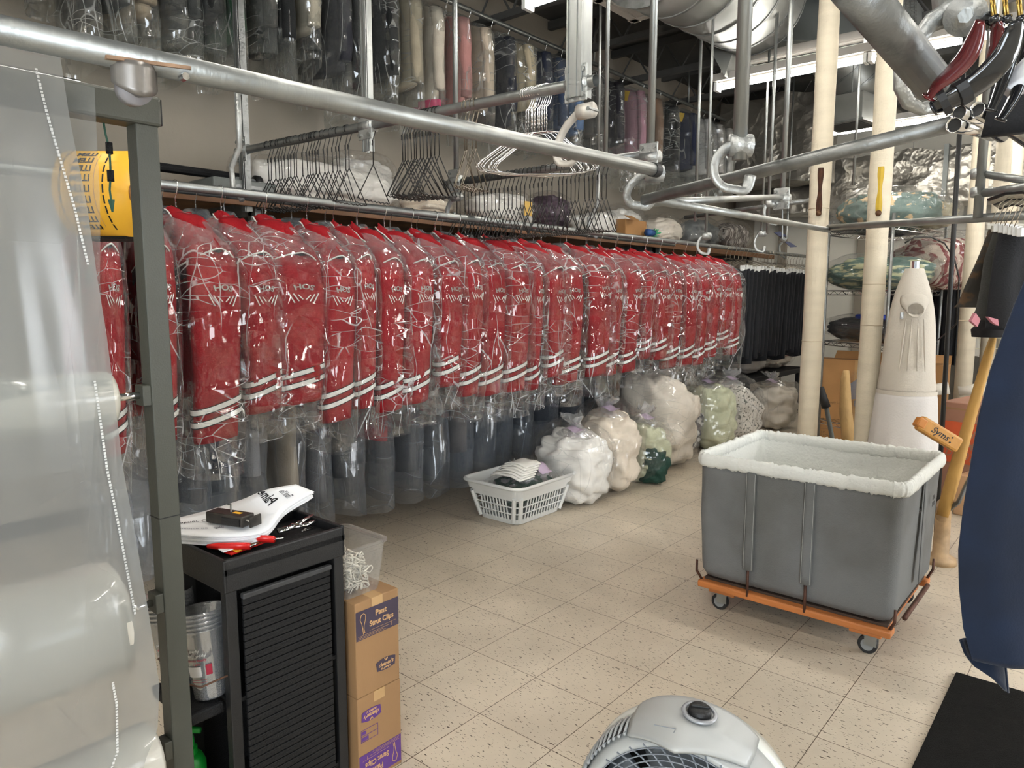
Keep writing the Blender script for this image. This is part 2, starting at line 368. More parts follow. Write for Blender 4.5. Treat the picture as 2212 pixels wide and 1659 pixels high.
# ------------------------------------------------------------------ ducts
ductm = mat('bright_duct_steel', (.26, .265, .25), .42, .7, .12, 3, .08, 12)
ductd = mat('dull_duct_steel', (.22, .235, .23), .5, .5, .12, 3, .1, 12)
foil = None
def foil_mat():
    m, t, o = nt('silver_foil_wrap'); p = N(t, 'BsdfPrincipled', Metallic=.85, Roughness=.36); p.inputs['Base Color'].default_value = (.36, .34, .30, 1)
    tc = N(t, 'TexCoord'); n = N(t, 'TexNoise', Scale=4, Detail=3); L(t, tc.outputs['Object'], n.inputs['Vector'])
    mx = N(t, 'VectorMath', operation='MULTIPLY_ADD'); mx.inputs[1].default_value = (.4, .4, .4); L(t, n.outputs['Color'], mx.inputs[0]); L(t, tc.outputs['Object'], mx.inputs[2])
    v = N(t, 'TexVoronoi', Scale=7); L(t, mx.outputs[0], v.inputs['Vector'])
    b = N(t, 'Bump', Strength=.45, Distance=.035); L(t, v.outputs['Distance'], b.inputs['Height']); L(t, b.outputs[0], p.inputs['Normal']); L(t, p.outputs[0], o.inputs[0]); return m
foil = foil_mat()
def round_duct(pts, r, label, m=ductm, seam=.16):
    t = thing('round_air_duct', label, 'air duct', pts[0], 0, None)
    P = [Vector(p) for p in pts]
    MB().tube(P, r, 32).build('duct_wall', m, t, smooth=True, world=True)
    mb = MB()
    for a, b in zip(P, P[1:]):
        d = b-a; n = max(1, int(d.length/seam)); d.normalize()
        for i in range(n+1):
            c = a+(b-a)*(i/n); mb.tube([c-d*.006, c+d*.006], r+.008, 32)
    mb.build('spiral_seam', galvd, t, smooth=False, world=True)
    return t
def bend(a, b, c, n=6):
    a, b, c = Vector(a), Vector(b), Vector(c); return [(a*(1-s)**2+b*2*s*(1-s)+c*s*s) for s in [i/n for i in range(n+1)]]
a1 = at(1490, -110, d=5.0); a2 = at(1600, -60, d=5.4); a3 = at(1700, 20, d=6.2)
round_duct(bend(at(1400, -140, d=4.6), at(1560, -60, d=5.2), at(1625, 0, d=5.9)), .42, 'largest round spiral duct at top, left of the first white post')
t = thing('duct_transition', 'dark sheet metal duct transition tapering right of the largest round duct', 'air duct', at(1660, 60, d=6.2))
mb = MB()
A = [at(1600, 88, d=5.9), at(1850, 88, d=6.3), at(1850, -60, d=6.6), at(1640, -60, d=6.2)]
Bq = [p+Vector((-.15, .75, .05)) for p in A]; mb.loft([A, Bq]); mb.build('sheet_metal_body', ductd, t, world=True, bevel=.01)
MB().loft([[at(1530, 100, d=6), at(1590, 90, d=6), at(1565, 165, d=6)], [at(1530, 100, d=6)+Vector((0, .5, 0)), at(1590, 90, d=6)+Vector((0, .5, 0)), at(1565, 165, d=6)+Vector((0, .5, 0))]]).build('end_panel', ductm, t, world=True)
round_duct(bend(at(1700, 60, d=7.6), at(1830, 110, d=7.6), at(1860, 205, d=7.8)), .26, 'round spiral duct elbow between the two white posts')
round_duct(bend(at(1880, 120, d=9.2), at(1960, 200, d=9.2), at(2050, 238, d=9.4)), .26, 'round spiral duct right of the second white post')
t = thing('duct_box', 'galvanised square duct box hanging between the two white posts', 'air duct', at(1840, 240, d=7.2))
c = at(1838, 240, d=7.4); R0 = Matrix.Rotation(-.15, 3, 'Z')
MB().tube([c+V((0, 0, .12)), V((c.x, c.y, ZC))], .006, 6).build('suspension_rod', galv, t, world=True)
MB().box(c, (.42, .42, .26), R0).build('box_body', ductm, t, world=True, bevel=.004)
MB().box(c-Vector((0, 0, .14)), (.45, .45, .02), R0).build('flange', galvd, t, world=True)
MB().box(c-Vector((0, 0, .152)), (.34, .34, .006), R0).build('grille', blackp, t, world=True)
# ceiling register
t = thing('ceiling_register', 'white louvred air register hanging at the top edge', 'air vent', at(1395, 45, z=3.45))
cc = at(1397, 2, z=3.46); u = Vector((1, 0, 0)); R1 = Matrix.Rotation(radians(0), 3, 'Z')
hs = .27
MB().box(cc+Vector((0, 0, .12)), (hs*2, hs*2, .22), R1).build('register_box', mat('beige_enamel', (.62, .57, .48), .5), t, world=True, bevel=.005)
mb = MB()
for k in (-1, 1): mb.box(cc+Vector((k*(hs-.03), 0, 0)), (.06, hs*2+.03, .025)); mb.box(cc+Vector((0, k*(hs-.03), 0)), (hs*2+.03, .06, .025))
mb.build('register_frame', fixm, t, world=True, bevel=.003)
mb = MB()
for k in range(16): mb.box(cc+Vector((0, -.20+k*.0265, .004)), (.42, .012, .012), Matrix.Rotation(.6, 3, 'X'))
mb.build('louvres', fixm, t, world=True)
t = thing('duct_grille', 'dark metal grille beside the second white post at the top', 'air vent', at(1955, 40, d=6))
P4 = [at(1935, 0, d=6), at(1980, 0, d=6.2), at(1980, 78, d=6.2), at(1935, 62, d=6)]
MB().loft([P4, [p+Vector((0, .3, 0)) for p in P4]]).build('grille_frame', ductd, t, world=True)
mb = MB()
for k in range(11):
    f = .06+k*.088; mb.tube([P4[0].lerp(P4[3], f)+Vector((0, -.01, 0)), P4[1].lerp(P4[2], f)+Vector((0, -.01, 0))], .006, 4)
for k in range(5):
    f = .1+k*.2; mb.tube([P4[0].lerp(P4[1], f)+Vector((0, -.01, 0)), P4[3].lerp(P4[2], f)+Vector((0, -.01, 0))], .006, 4)
mb.build('grille_bars', galvd, t, world=True)
# foil wrapped ducts
def lumpy_box(x0, x1, y0, y1, z0, z1, amp=.03, name='foil_skin', parent=None, n=14):
    mb = MB()
    def disp(p): return p+Vector((nz(p.y*3, p.z*3, 1), nz(p.x*3, p.z*3, 5), nz(p.x*3, p.y*3, 9)))*amp
    L0 = lambda a, b, t_: a+(b-a)*t_
    for (f) in (lambda u, v: Vector((L0(x0, x1, u), y0, L0(z0, z1, v))), lambda u, v: Vector((L0(x0, x1, u), y1, L0(z0, z1, v))),
                lambda u, v: Vector((L0(x0, x1, u), L0(y0, y1, v), z0)), lambda u, v: Vector((L0(x0, x1, u), L0(y0, y1, v), z1)),
                lambda u, v: Vector((x0, L0(y0, y1, u), L0(z0, z1, v))), lambda u, v: Vector((x1, L0(y0, y1, u), L0(z0, z1, v)))):
        mb.grid(lambda u, v, f=f: disp(f(u, v)), n*2, n)
    return mb.build(name, foil, parent, smooth=True, world=True)
v0 = at(1560, 200, y=7.4); v1 = at(1765, 400, y=7.4)
t = thing('foil_wrapped_duct', 'tall silver foil wrapped duct behind the longest lit strip light', 'air duct', ((v0.x+v1.x)/2, 7.7, v1.z))
lumpy_box(v0.x, v1.x, 7.4, 8.1, v1.z+.1, 4.0, .05, parent=t)
h0 = at(1765, 400, y=8.2); h1 = at(2120, 470, y=8.2)
t = thing('foil_wrapped_duct', 'long low silver foil wrapped duct running behind the white posts', 'air duct', (1.0, 8.5, 2.6))
lumpy_box(h0.x-1.2, 3.2, 8.3, 9.0, at(1900, 445, y=8.2).z, at(1900, 330, y=8.2).z, .07, parent=t, n=20)
mb = MB()
for k in range(5): MB().bb(h0.x+k*.75, h0.x+k*.75+.05, 8.24, 9.06, at(1900, 450, y=8.2).z, at(1900, 326, y=8.2).z).build('strap', ductd, t, world=True)

# ------------------------------------------------------------------ rails, droppers and brackets
def pipe(label, a, b, r=.021, m=galv, cap=None, open_end=False, name='hanging_rail', cat='rail', hooks=()):
    t = thing(name, label, cat, a)
    MB().tube([a, b], r, 18, caps=not open_end).build('pipe', m, t, smooth=True, world=True)
    if cap is not None:
        d = (Vector(b)-Vector(a)).normalized(); MB().tube([Vector(b)-d*.03, Vector(b)+d*.004], r+.003, 18).build('end_cap', cap, t, smooth=False, world=True)
    return t
def plate_clamp(parent, p, axis, dz=.055, s=1.0, m=cast):
    """bolted clamp: two half plates gripping a rail, four bolt heads"""
    p = Vector(p); ax = Vector(axis).normalized(); q = p
    Rz = Matrix.Rotation(math.atan2(ax.y, ax.x), 3, 'Z'); n = Rz @ Vector((0, -1, 0))
    mb = MB(); mb.box(q+n*.018*s+Vector((0, 0, dz*s*.8)), (.105*s, .008, .05*s), Rz); mb.box(q+n*.018*s-Vector((0, 0, dz*s*.8)), (.105*s, .008, .05*s), Rz)
    mb.build('clamp_plate', m, parent, world=True, bevel=.003)
    MB().tube([q-ax*.052*s, q+ax*.052*s], .029*s, 16).build('clamp_sleeve', m, parent, world=True, smooth=True)
    for sx in (-1, 1):
        for sz in (-1, 1):
            c = q+ax*sx*.036*s+Vector((0, 0, sz*dz*s*.85)); MB().tube([c+n*.02*s, c+n*.033*s], .011*s, 6).build('bolt', galv, parent, world=True)
def dropper(label, px, ylo, y=None, x=None, r=.014, strut=False, clamp=True, axis=(1, 0, 0), m=galv, tail=.0, loc=None, top=None):
    base = loc if loc is not None else at(px, ylo, y=y, x=x)
    t = thing('ceiling_dropper', label, 'hanger pole', base, 0, 'droppers holding the rails')
    a = Vector(base)-Vector((0, 0, tail)); b = Vector((base.x, base.y, (top or ZC-.02)))
    if strut:
        mb = MB(); w2 = r
        mb.bb(base.x-w2, base.x+w2, base.y-w2*.8, base.y-w2*.6, a.z, b.z); mb.bb(base.x-w2, base.x-w2*.8, base.y-w2, base.y+w2, a.z, b.z); mb.bb(base.x+w2*.8, base.x+w2, base.y-w2, base.y+w2, a.z, b.z)
        mb.bb(base.x-w2*.3, base.x+w2*.3, base.y-w2*.95, base.y-w2*.8, a.z, b.z)
        mb.build('strut_channel', m, t, world=True)
    else: MB().tube([a, b], r, 12).build('pole', m, t, world=True, smooth=True)
    if clamp: plate_clamp(t, base, axis, s=.95)
    return t
def c_hook(name_label, top, bottom, out, m=cast, r=.015, group=None):
    """curved cast arm: clamps a pole at the top, bows out sideways and cradles a rail at the bottom"""
    top, bottom, out = Vector(top), Vector(bottom), Vector(out)
    t = thing('rail_hook', name_label, 'rail hook', top, 0, None)
    h = (top-bottom).length; dn = (bottom-top).normalized()
    P = [top, top+out*.45+dn*h*.05, top+out*.85+dn*h*.28, top+out*1.0+dn*h*.55, top+out*.92+dn*h*.82, top+out*.62+dn*h*1.02, top+out*.2+dn*h*1.08, bottom-out*.22+dn*.01, bottom-out*.42-dn*.03]
    # smooth
    S = []
    for i in range(len(P)-1):
        p0, p1, p2, p3 = P[max(i-1, 0)], P[i], P[i+1], P[min(i+2, len(P)-1)]
        for k in range(5):
            u = k/5; S.append(.5*((2*p1)+(p2-p0)*u+(2*p0-5*p1+4*p2-p3)*u*u+(3*p1-p0-3*p2+p3)*u**3))
    S.append(P[-1])
    MB().tube(S, [r*(1.25 if i < 4 else 1.0) for i in range(len(S))], 10, flat=.62).build('hook_arm', m, t, world=True, smooth=True)
    MB().tube([top-out.normalized()*.035, top+out.normalized()*.03], r*1.9, 12).build('hook_collar', m, t, world=True, smooth=True)
    nn = out.normalized().cross(Vector((0, 0, 1)))
    MB().tube([top+nn*.03-out.normalized()*.03, top-nn*.03-out.normalized()*.03], .008, 6).build('bolt', galv, t, world=True)
    return t

# the long rail crossing the picture in front
r1a = V((1.47, -2.16, 1.800)); r1b = at(1418, 368, x=1.47)
tR1 = pipe('thick galvanised rail running from top left to a black cap mid picture', r1a, r1b, .022, galv, rubber)
# caster block under it
q = at(285, 135, x=1.47)
t = thing('rail_carriage', 'rusty wheeled carriage bolted under the thick front rail at left', 'carriage', q)
qq = V((1.47, q.y, q.z))
MB().box(qq+V((0, .02, .0)), (.05, .14, .006), Matrix.Rotation(.1, 3, 'X')).build('mounting_plate', mat('rusty_plate', (.30, .19, .12), .8, .2, .5, 20), t, world=True)
mb = MB(); mb.grid(lambda u, v: qq+V((.026*sin(pi*u)*(1 if v < .5 else 1)+0., -.03+.06*u, -.005-.055*v*(1-.35*abs(2*u-1)**2))), 10, 6); mb.build('fork', mat('old_enamel', (.20, .185, .17), .35, .5, .2, 15), t, world=True, smooth=True, solid=.02)
MB().tube([qq+V((-.014, -.0, -.045)), qq+V((.014, 0, -.045))], .026, 18).build('wheel', mat('grey_wheel', (.25, .24, .25), .35), t, world=True, smooth=True)
MB().tube([qq+V((.02, .075, -.012)), qq+V((.035, .075, -.012))], .007, 6).build('bolt', chrome, t, world=True)
# rail with the black wire hangers
r2a = at(512, 328, y=0); r2b = at(1287, 174, y=0)
tR2 = pipe('galvanised rail rising to the right, hung with black and chrome wire hangers', r2a, r2b, .0215, galv, open_end=True)
dropper('double strut post at left holding the rail of black hangers', 530, 328, y=0, r=.024, strut=True, m=galvd, tail=.35, loc=V((r2a.x+.08, 0, 0))+V((0, 0, r2a.z)))
dropper('strut post meeting the rail of black hangers near its middle', 795, 270, y=0, r=.02, strut=True, loc=V((at(795, 275, y=0).x, 0, (r2a.z+r2b.z)/2)), tail=.12)
t = dropper('widest strut post at the raised end of the black hanger rail', 1250, 185, y=0, r=.034, strut=True, loc=V((at(1250, 185, y=0).x, 0, r2b.z)), tail=.05)
c_hook('pale cast hook arm under the widest strut post', at(1265, 240, y=0), at(1232, 345, y=0), V((-.085, .0, 0)), mat('worn_cast', (.50, .47, .42), .5, .4, .2, 15))
dropper('thin pole behind the black hanger rail, right of the middle', 987, 398, y=.966, r=.016, loc=V((at(985, 300, y=.966).x, .966, at(985, 390, y=.966).z)))
tR2b = pipe('lower rear rail packed with a dense row of dark wire hangers', at(962, 398, y=.966), at(1395, 333, y=.966), .02, galvd)
c_hook('cast hook arm beneath the left end of the lower hanger rail', at(985, 425, y=.966), at(975, 470, y=.966), V((-.05, 0, 0)))
dropper('thin bright pole just right of the widest strut post', 1308, 352, y=.966, r=.011, clamp=False)
dropper('bright pole ending in a bolted plate above the black rail cap', 1405, 340, y=.85, r=.019, clamp=True, axis=(1, 0, 0))
hp = at(1405, 358, y=.3)
# rails meeting at the hook near the middle
r3a = at(1392, 434, z=1.79); r3b = at(2056, 268, d=1.72)
hk = at(1405, 385, d=2.65); hb = at(1392, 432, d=2.65)
r3a = hb
pipe('long grey rail rising right from the central hook to the chrome tube ends', r3a, r3b, .020, galvd)
c_hook('cast hook below the black rail cap, carrying two rails', at(1412, 375, d=2.6), hb-V((0, 0, .012)), (-rt)*.075)
r4b = at(1790, 497, d=4.7); pipe('thin rail running back from the central hook past the white posts', at(1400, 430, d=2.7), r4b, .017, galv)
pipe('bright rail going right from the central hook to a clamped pole', at(1398, 438, d=2.70), at(1690, 425, y=2.3), .016, galv)
dropper('pole ending in the big cast hook left of the white posts', 1600, 345, x=1.95, r=.021, clamp=False, loc=at(1597, 345, d=2.1))
c_hook('big cast hook holding the long rising rail left of the white posts', at(1597, 315, d=2.1), at(1598, 402, d=2.1), (-rt)*.075, r=.017)
dropper('bright pole with a clamp where thin rails meet', 1690, 430, y=2.3, r=.016, axis=(1, 0, 0), tail=.05)
c_hook('small cast hook under the clamp on the bright pole', at(1665, 440, d=4.5), at(1672, 480, d=4.5), (-rt)*.05, r=.012)
for px, yl, dd, rr_, lb in ((1502, 478, 5.9, .013, 'thin rod left of the big cast hook'), (1658, 505, 5.6, .012, 'thin rod between the big hook and the white posts'), (1843, 400, 6.2, .011, 'thin pole between the white posts'), (2038, 1000, 3.2, .011, 'dark rod right of the dress form')):
    b = at(px, yl, d=dd) if px != 2038 else at(2022, 1150, z=0)
    if px == 2038:
        t = thing('black_rod', 'slim black rod standing right of the white dress form', 'rod', (b.x, b.y, 0))
        MB().tube([V((b.x, b.y, 0)), at(2086, 60, y=b.y)], .013, 10).build('rod', blackp, t, world=True, smooth=True)
    else: dropper(lb, px, yl, loc=b, r=rr_, clamp=False)
pipe('dark rail crossing behind the white posts towards the right', at(1480, 470, d=6.0), at(1770, 430, d=5.0), .016, galvd)
for px, yy, dd, lb in ((1525, 545, 5.2, 'small hook left of the black trousers'), (1645, 540, 6.2, 'small hook above the black trousers')):
    c_hook(lb, at(px, yy-35, d=dd), at(px, yy, d=dd), (-rt)*.06, r=.013)
    dropper('thin pole holding the '+lb, px, yy-35, loc=at(px, yy-35, d=dd), r=.010, clamp=False)
# horizontal rail passing in front of the wire shelving
pipe('thick horizontal rail crossing in front of the wire shelving', at(1790, 492, d=4.7), at(2260, 462, d=3.0), .020, galv)
pw = at(2112, 470, d=3.3)
t = thing('rail_post', 'galvanised upright post with rail clamps at the right edge', 'post', (pw.x, pw.y, pw.z))
MB().tube([pw, V((pw.x, pw.y, ZC))], .02, 14).build('pole', galv, t, world=True, smooth=True)
for yy in (375, 415): MB().tube([at(2112, yy-9, d=3.3), at(2112, yy+9, d=3.3)], .03, 12).build('clamp_sleeve', cast, t, world=True, smooth=True)
pipe('short curved rail arm reaching right from the upright post', at(2118, 375, d=3.3), at(2250, 395, d=3.0), .017, galv)
pipe('rail arm reaching right from the upright post, lower of the two', at(2118, 418, d=3.3), at(2250, 400, d=2.9), .019, galv)
# the near rail at top right
n1 = at(1835, -40, d=.98); n2 = at(2015, 178, d=1.2)
pipe('thick grey rail slanting down from the top edge to the dark hangers', n1, n2, .030, galvd)
hkA = at(2085, 38, d=1.45); hkB = at(2005, 225, d=1.3)
t = thing('rail_hook', 'large cast hook arm under the slanting rail at top right', 'rail hook', hkA)
P = [at(2088, 32, d=1.3), at(2045, 30, d=1.3), at(2010, 50, d=1.3), at(1970, 105, d=1.3), at(1945, 150, d=1.3), at(1946, 190, d=1.3), at(1962, 222, d=1.3), at(1990, 236, d=1.3), at(2015, 228, d=1.3)]
MB().tube(P, [.024, .024, .019, .016, .016, .016, .016, .014, .012], 10, flat=.7).build('hook_arm', cast, t, world=True, smooth=True)
MB().tube([at(2085, 34, d=1.25), at(2085, 34, d=1.36)], .034, 18).build('hook_boss', cast, t, world=True, smooth=True)
MB().tube([at(2085, 34, d=1.22), at(2085, 34, d=1.25)], .012, 6).build('bolt', galv, t, world=True)
MB().tube([at(2055, -40, d=1.33), at(2060, 20, d=1.33)], .034, 16).build('socket', cast, t, world=True, smooth=True)
for k, (x1, y1, x2, y2, lb) in enumerate(((2070, 243, 2165, 293, 'upper left'), (2110, 236, 2230, 310, 'right hand'), (2060, 270, 2145, 290, 'lowest'))):
    t = thing('chrome_tube_arm', 'short chrome tube with an open end at top right, %s one of three' % lb, 'tube', at(x1, y1, d=1.7), 0, 'chrome tube arms')
    d0 = at(x1, y1, d=1.66); d1 = at(x2, y2, d=1.85)
    MB().tube([d0, d0.lerp(d1, .5)+V((0, 0, .004)), d1], .0165, 16, caps=False).build('tube', chrome, t, world=True, smooth=True, solid=.002)
    MB().tube([d0.lerp(d1, .03), d0.lerp(d1, .04)], .0145, 16).build('dark_bore_disc', blackp, t, world=True)  # black disc just inside, standing for the shade within the open tube

# ------------------------------------------------------------------ the rail of red jackets
RX, RZ = -.25, 1.865
tJ = pipe('long galvanised rail carrying the red jackets and black trousers', V((RX, -2.0, RZ-.01)), V((RX, 7.0, RZ+.015)), .019, galv)
for yy, lb in ((-.55, 'near'), (2.3, 'middle'), (6.2, 'far')):
    t = thing('ceiling_dropper', 'pole above the jacket rail, at its %s end' % lb if lb != 'middle' else 'pole above the middle of the jacket rail', 'hanger pole', (RX-.06, yy, RZ), 0, 'droppers holding the rails')
    MB().tube([V((RX-.03, yy, RZ-.03)), V((RX-.10, yy, RZ+.02)), V((RX-.11, yy, RZ+.12)), V((RX-.03, yy, RZ+.2)), V((RX-.03, yy, RZ+.5))], .013, 10).build('hook_arm', cast, t, world=True, smooth=True)
    if lb != 'near': MB().tube([V((RX-.03, yy, RZ+.5)), V((RX-.03, yy, ZC))], .010, 10).build('pole', galv, t, world=True, smooth=True)

def wire_hanger_mb(r=.0016, neck=.10, half=.20, drop=.085, bow=.0, hook_r=.0215):
    """plain wire hanger in the local xz plane, origin at the rail centre"""
    P = []
    for k in range(9):
        a = radians(215-k*30); P.append(V((hook_r*cos(a), 0, hook_r*sin(a))))
    P += [V((.012, 0, -.035)), V((0, 0, -.05)), V((0, 0, -neck))]
    mb = MB(); mb.tube(P, r, 5)
    for i in range(5): mb.tube([V((0, .0, -neck+.035-i*.007)), V((.002*(-1)**i, .003, -neck+.032-i*.007))], r*1.8, 5)
    z0 = -neck; mb.tube([V((0, 0, z0)), V((-half*.25, 0, z0-drop*.18)), V((-half, 0, z0-drop)), V((-half*1.0, 0, z0-drop-.012)), V((-half*.94, 0, z0-drop-.016)),
             V((half*.94, 0, z0-drop-.016)), V((half, 0, z0-drop-.012)), V((half, 0, z0-drop)), V((half*.25, 0, z0-drop*.18)), V((0, 0, z0))], r, 5)
    return mb

def jacket_proto(seed, side=1):
    rnd = random.Random(seed)
    t = thing('red_jacket', 'x', 'jacket')
    so = seed*3.1
    wire_hanger_mb(.0017, .105, .19, .08).build('wire_hanger', chrome, t, smooth=True)
    # body
    rings = []
    prof = [(-.145, .045, .045), (-.165, .08, .055), (-.20, .155, .065), (-.245, .205, .07), (-.32, .215, .072), (-.45, .20, .070), (-.6, .20, .066), (-.75, .215, .066), (-.86, .225, .064)]
    for z, rx, ry in prof:
        ring = ell(0, 0, z, rx, ry, 40, 0, 2.3)
        for p in ring:
            f = nz(p.x*9, so, z*2.5)*.022+nz(p.x*3, so+4, z*5)*.015; p.y += f*min(1, (-.15-z)*6); p.z += nz(p.x*8, so, 3)*.012*(z < -.8)
        rings.append(ring)
    b = MB(); b.loft(rings, False, True); b.build('body', redcloth, t, smooth=True)
    # front placket, dark lining strip and collar stand
    MB().grid(lambda u, v: V((-.012+.024*u+nz(v*4, so)*.006, -.074-.004*sin(pi*u)+nz(v*6, so)*.006-.004, -.2-.64*v)), 4, 16).build('placket', whitec, t, smooth=True, solid=.002)
    MB().loft([ell(0, 0, -.115, .052, .05, 20, .25), ell(0, 0, -.16, .082, .066, 20, .1)], False, False).build('collar', redcloth, t, smooth=True, solid=.006)
    # sleeves
    zc = -.99+rnd.uniform(-.05, .05)
    for s in (-1, 1):
        ph = rnd.uniform(0, 9); zz = zc+(.0 if s == side else rnd.uniform(.02, .08))
        path = [(.17, -.215, .05, .062), (.215, -.245, .058, .078), (.245, -.30, .060, .088), (.262, -.42, .058, .092), (.268, -.58, .055, .090), (.262, -.75, .052, .086), (.252, zz+.06, .046, .084), (.250, zz, .044, .082)]
        sw = rnd.uniform(-.02, .02); R_ = []
        for x, z, rx, ry in path:
            k = min(1, (-z-.2)*2); ring = ell(s*x, sw*k*1.5, z, rx, ry, 30, (.10 if z < -.7 else 0), 2.4)
            for p in ring:
                f = nz(p.y*16, ph, z*4)*.010*k+nz(p.y*6, ph+3, z*9)*.006*k; p.x += s*f
            R_.append(ring)
        # resample for smoother creases
        RR = []
        for i in range(len(R_)-1):
            for k in range(3): RR.append([a.lerp(b_, k/3) for a, b_ in zip(R_[i], R_[i+1])])
        RR.append(R_[-1])
        for q_, ring in enumerate(RR):
            for p in ring: p.x += s*nz(p.y*10, ph+8, p.z*11)*.007*min(1, q_/6)
        sl = MB(); sl.loft(RR, True, True); so_ = sl.build('sleeve', redcloth, t, smooth=True)
        if s == 1 or True:
            # two white cuff bands edged in black, slanting as on the photographed cuffs
            for kk, dz in enumerate((.135, .085)):
                def band(h, grow, z_):
                    rings2 = []
                    for e in (0, 1):
                        ring = ell(s*.2525, sw*1.5, z_+e*h, .050+grow, .0865+grow, 40, .30, 2.4); rings2.append(ring)
                    return rings2
                MB().loft(band(.020, .006, zz+dz), False, False).build('cuff_stripe', whitec, so_, smooth=True)
                mb = MB(); mb.loft(band(.004, .0065, zz+dz-.004), False, False); mb.loft(band(.004, .0065, zz+dz+.020), False, False); mb.build('stripe_edging', blackc, so_, smooth=True)
        if s == side:
            # arched letters on the upper sleeve and a small winged mark under them
            surf = lambda u, z: V((s*(.262+.063*math.sqrt(max(0, 1-(u/.105)**2))), sw*.5+u, z))
            def arch(p, cz=-.47, rad=.11):
                a = p.x/rad; r_ = rad+p.y; return surf(s*r_*sin(a), cz-.0+r_*cos(a)-rad+.05)+V((s*(p.z+.002), 0, 0))
            text("HOS", .032, 'sleeve_lettering', mat('grey_lettering', (.40, .36, .33), .7), so_, arch, .0008, .0008, sx=1.15)  # letters in a muted grey, darker than the white trim
            mb = MB()
            for q_ in range(3):
                for sg in (-1, 1):
                    mb.tube([surf(sg*(.006+.014*q_), -.475-.008*q_)+V((s*.003, 0, 0)), surf(sg*(.022+.016*q_), -.455+.004*q_)+V((s*.003, 0, 0))], .0022, 5)
            mb.build('sleeve_emblem', whitec, so_)
    # hood / cape lying over the shoulders, open lower edge with white piping and dark lining below it
    for s in (-1, 1):
        def cap(u, v, g=0):
            a = -pi*.62+u*pi*1.24
            r_ = .25+.75*v
            x = s*(.045+(.262*r_)*max(0, cos(a*.72))**.8); y = .098*sin(a)*(.5+.5*v)+nz(u*3, v*2, so+s)*.012
            z = -.125-.175*v**1.25*(1-.18*cos(a*1.5))-.02*abs(a)*v+nz(u*4, v*3, so+9)*.010
            return V((x*(1+g), y*(1+g*2), z))
        h = MB(); h.grid(cap, 20, 10); hd = h.build('hood_flap', redcloth, t, smooth=True, solid=.006)
        MB().tube([cap(u/24, 1, .015) for u in range(25)], .0034, 6).build('piping', whitec, hd, smooth=True)
        MB().grid(lambda u, v: cap(u, 1, -.03)+V((-s*.006, 0, -.055*v)), 16, 3).build('lining', blackc, hd, smooth=True)
    # peak of the folded hood beside the hanger hook
    pk = rnd.uniform(-.02, .02)
    h = MB(); h.grid(lambda u, v: V((side*(.02+.14*v)+.01*sin(u*9), -.055+.05*u*(1+v)+pk, -.085-.105*v-.02*abs(2*u-1)*(1-v)+nz(u*3, v*3, so)*.012)), 8, 8)
    hp_ = h.build('hood_peak', redcloth, t, smooth=True, solid=.007)
    MB().tube([V((side*(.02+.14*v_), -.057+pk, -.085-.105*v_+nz(0, v_*3, so)*.012-.02*(1-v_))) for v_ in [k/10 for k in range(11)]], .0035, 6).build('piping', whitec, hp_, smooth=True)
    # clear bag
    zb = zc-.10-rnd.uniform(0, .06)
    prof = [(-.10, .018, .012), (-.118, .075, .04), (-.15, .15, .075), (-.20, .235, .095), (-.27, .312, .110), (-.36, .336, .118), (-.5, .340, .118), (-.65, .340, .116), (-.8, .336, .112), (-.92, .330, .108), (zc, .322, .100), (zb+.03, .312, .090), (zb, .315, .094)]
    rings = []
    for i in range(len(prof)-1):
        for k in range(4):
            f = k/4; z, rx, ry = [a+(b_-a)*f for a, b_ in zip(prof[i], prof[i+1])]
            ring = ell(0, 0, z, rx+.008*(z<-.3), ry, 84, 0, 2.6+2.4*max(0, min(1, (-z-.2)/.15)))
            am = min(1, (-.1-z)*5)
            for p in ring:
                n1_ = nz(p.x*7, p.y*7+so, z*3.5); n2_ = abs(nz(p.x*16+so, p.y*16, z*9)); q_ = (abs(n1_)*.022+.004-n2_*.010)*am
                d = V((p.x, p.y*2.2, 0)); d = d.normalized() if d.length > 0 else d
                p.x += d.x*q_; p.y += d.y*q_
                if z < zc+.02: p.z += nz(p.x*5, p.y*5, so)*.035*(zc+.02-z)/.12
            rings.append(ring)
    MB().loft(rings, False, False).build('plastic_cover', bag_red, t, smooth=True)
    return t
protos = [jacket_proto(s) for s in (1, 2, 3, 4)]
edges = [(250, 300), (352, 415), (415, 525), (525, 610), (610, 716), (716, 785), (785, 830), (830, 885), (885, 946), (946, 1000), (1000, 1045), (1045, 1098), (1098, 1150), (1150, 1176), (1176, 1220), (1220, 1268), (1268, 1325), (1325, 1350), (1350, 1385), (1385, 1412), (1412, 1445), (1445, 1475), (1475, 1505), (1505, 1530), (1530, 1553), (1553, 1576), (1576, 1600)]
NJ = len(edges); used = [False]*4
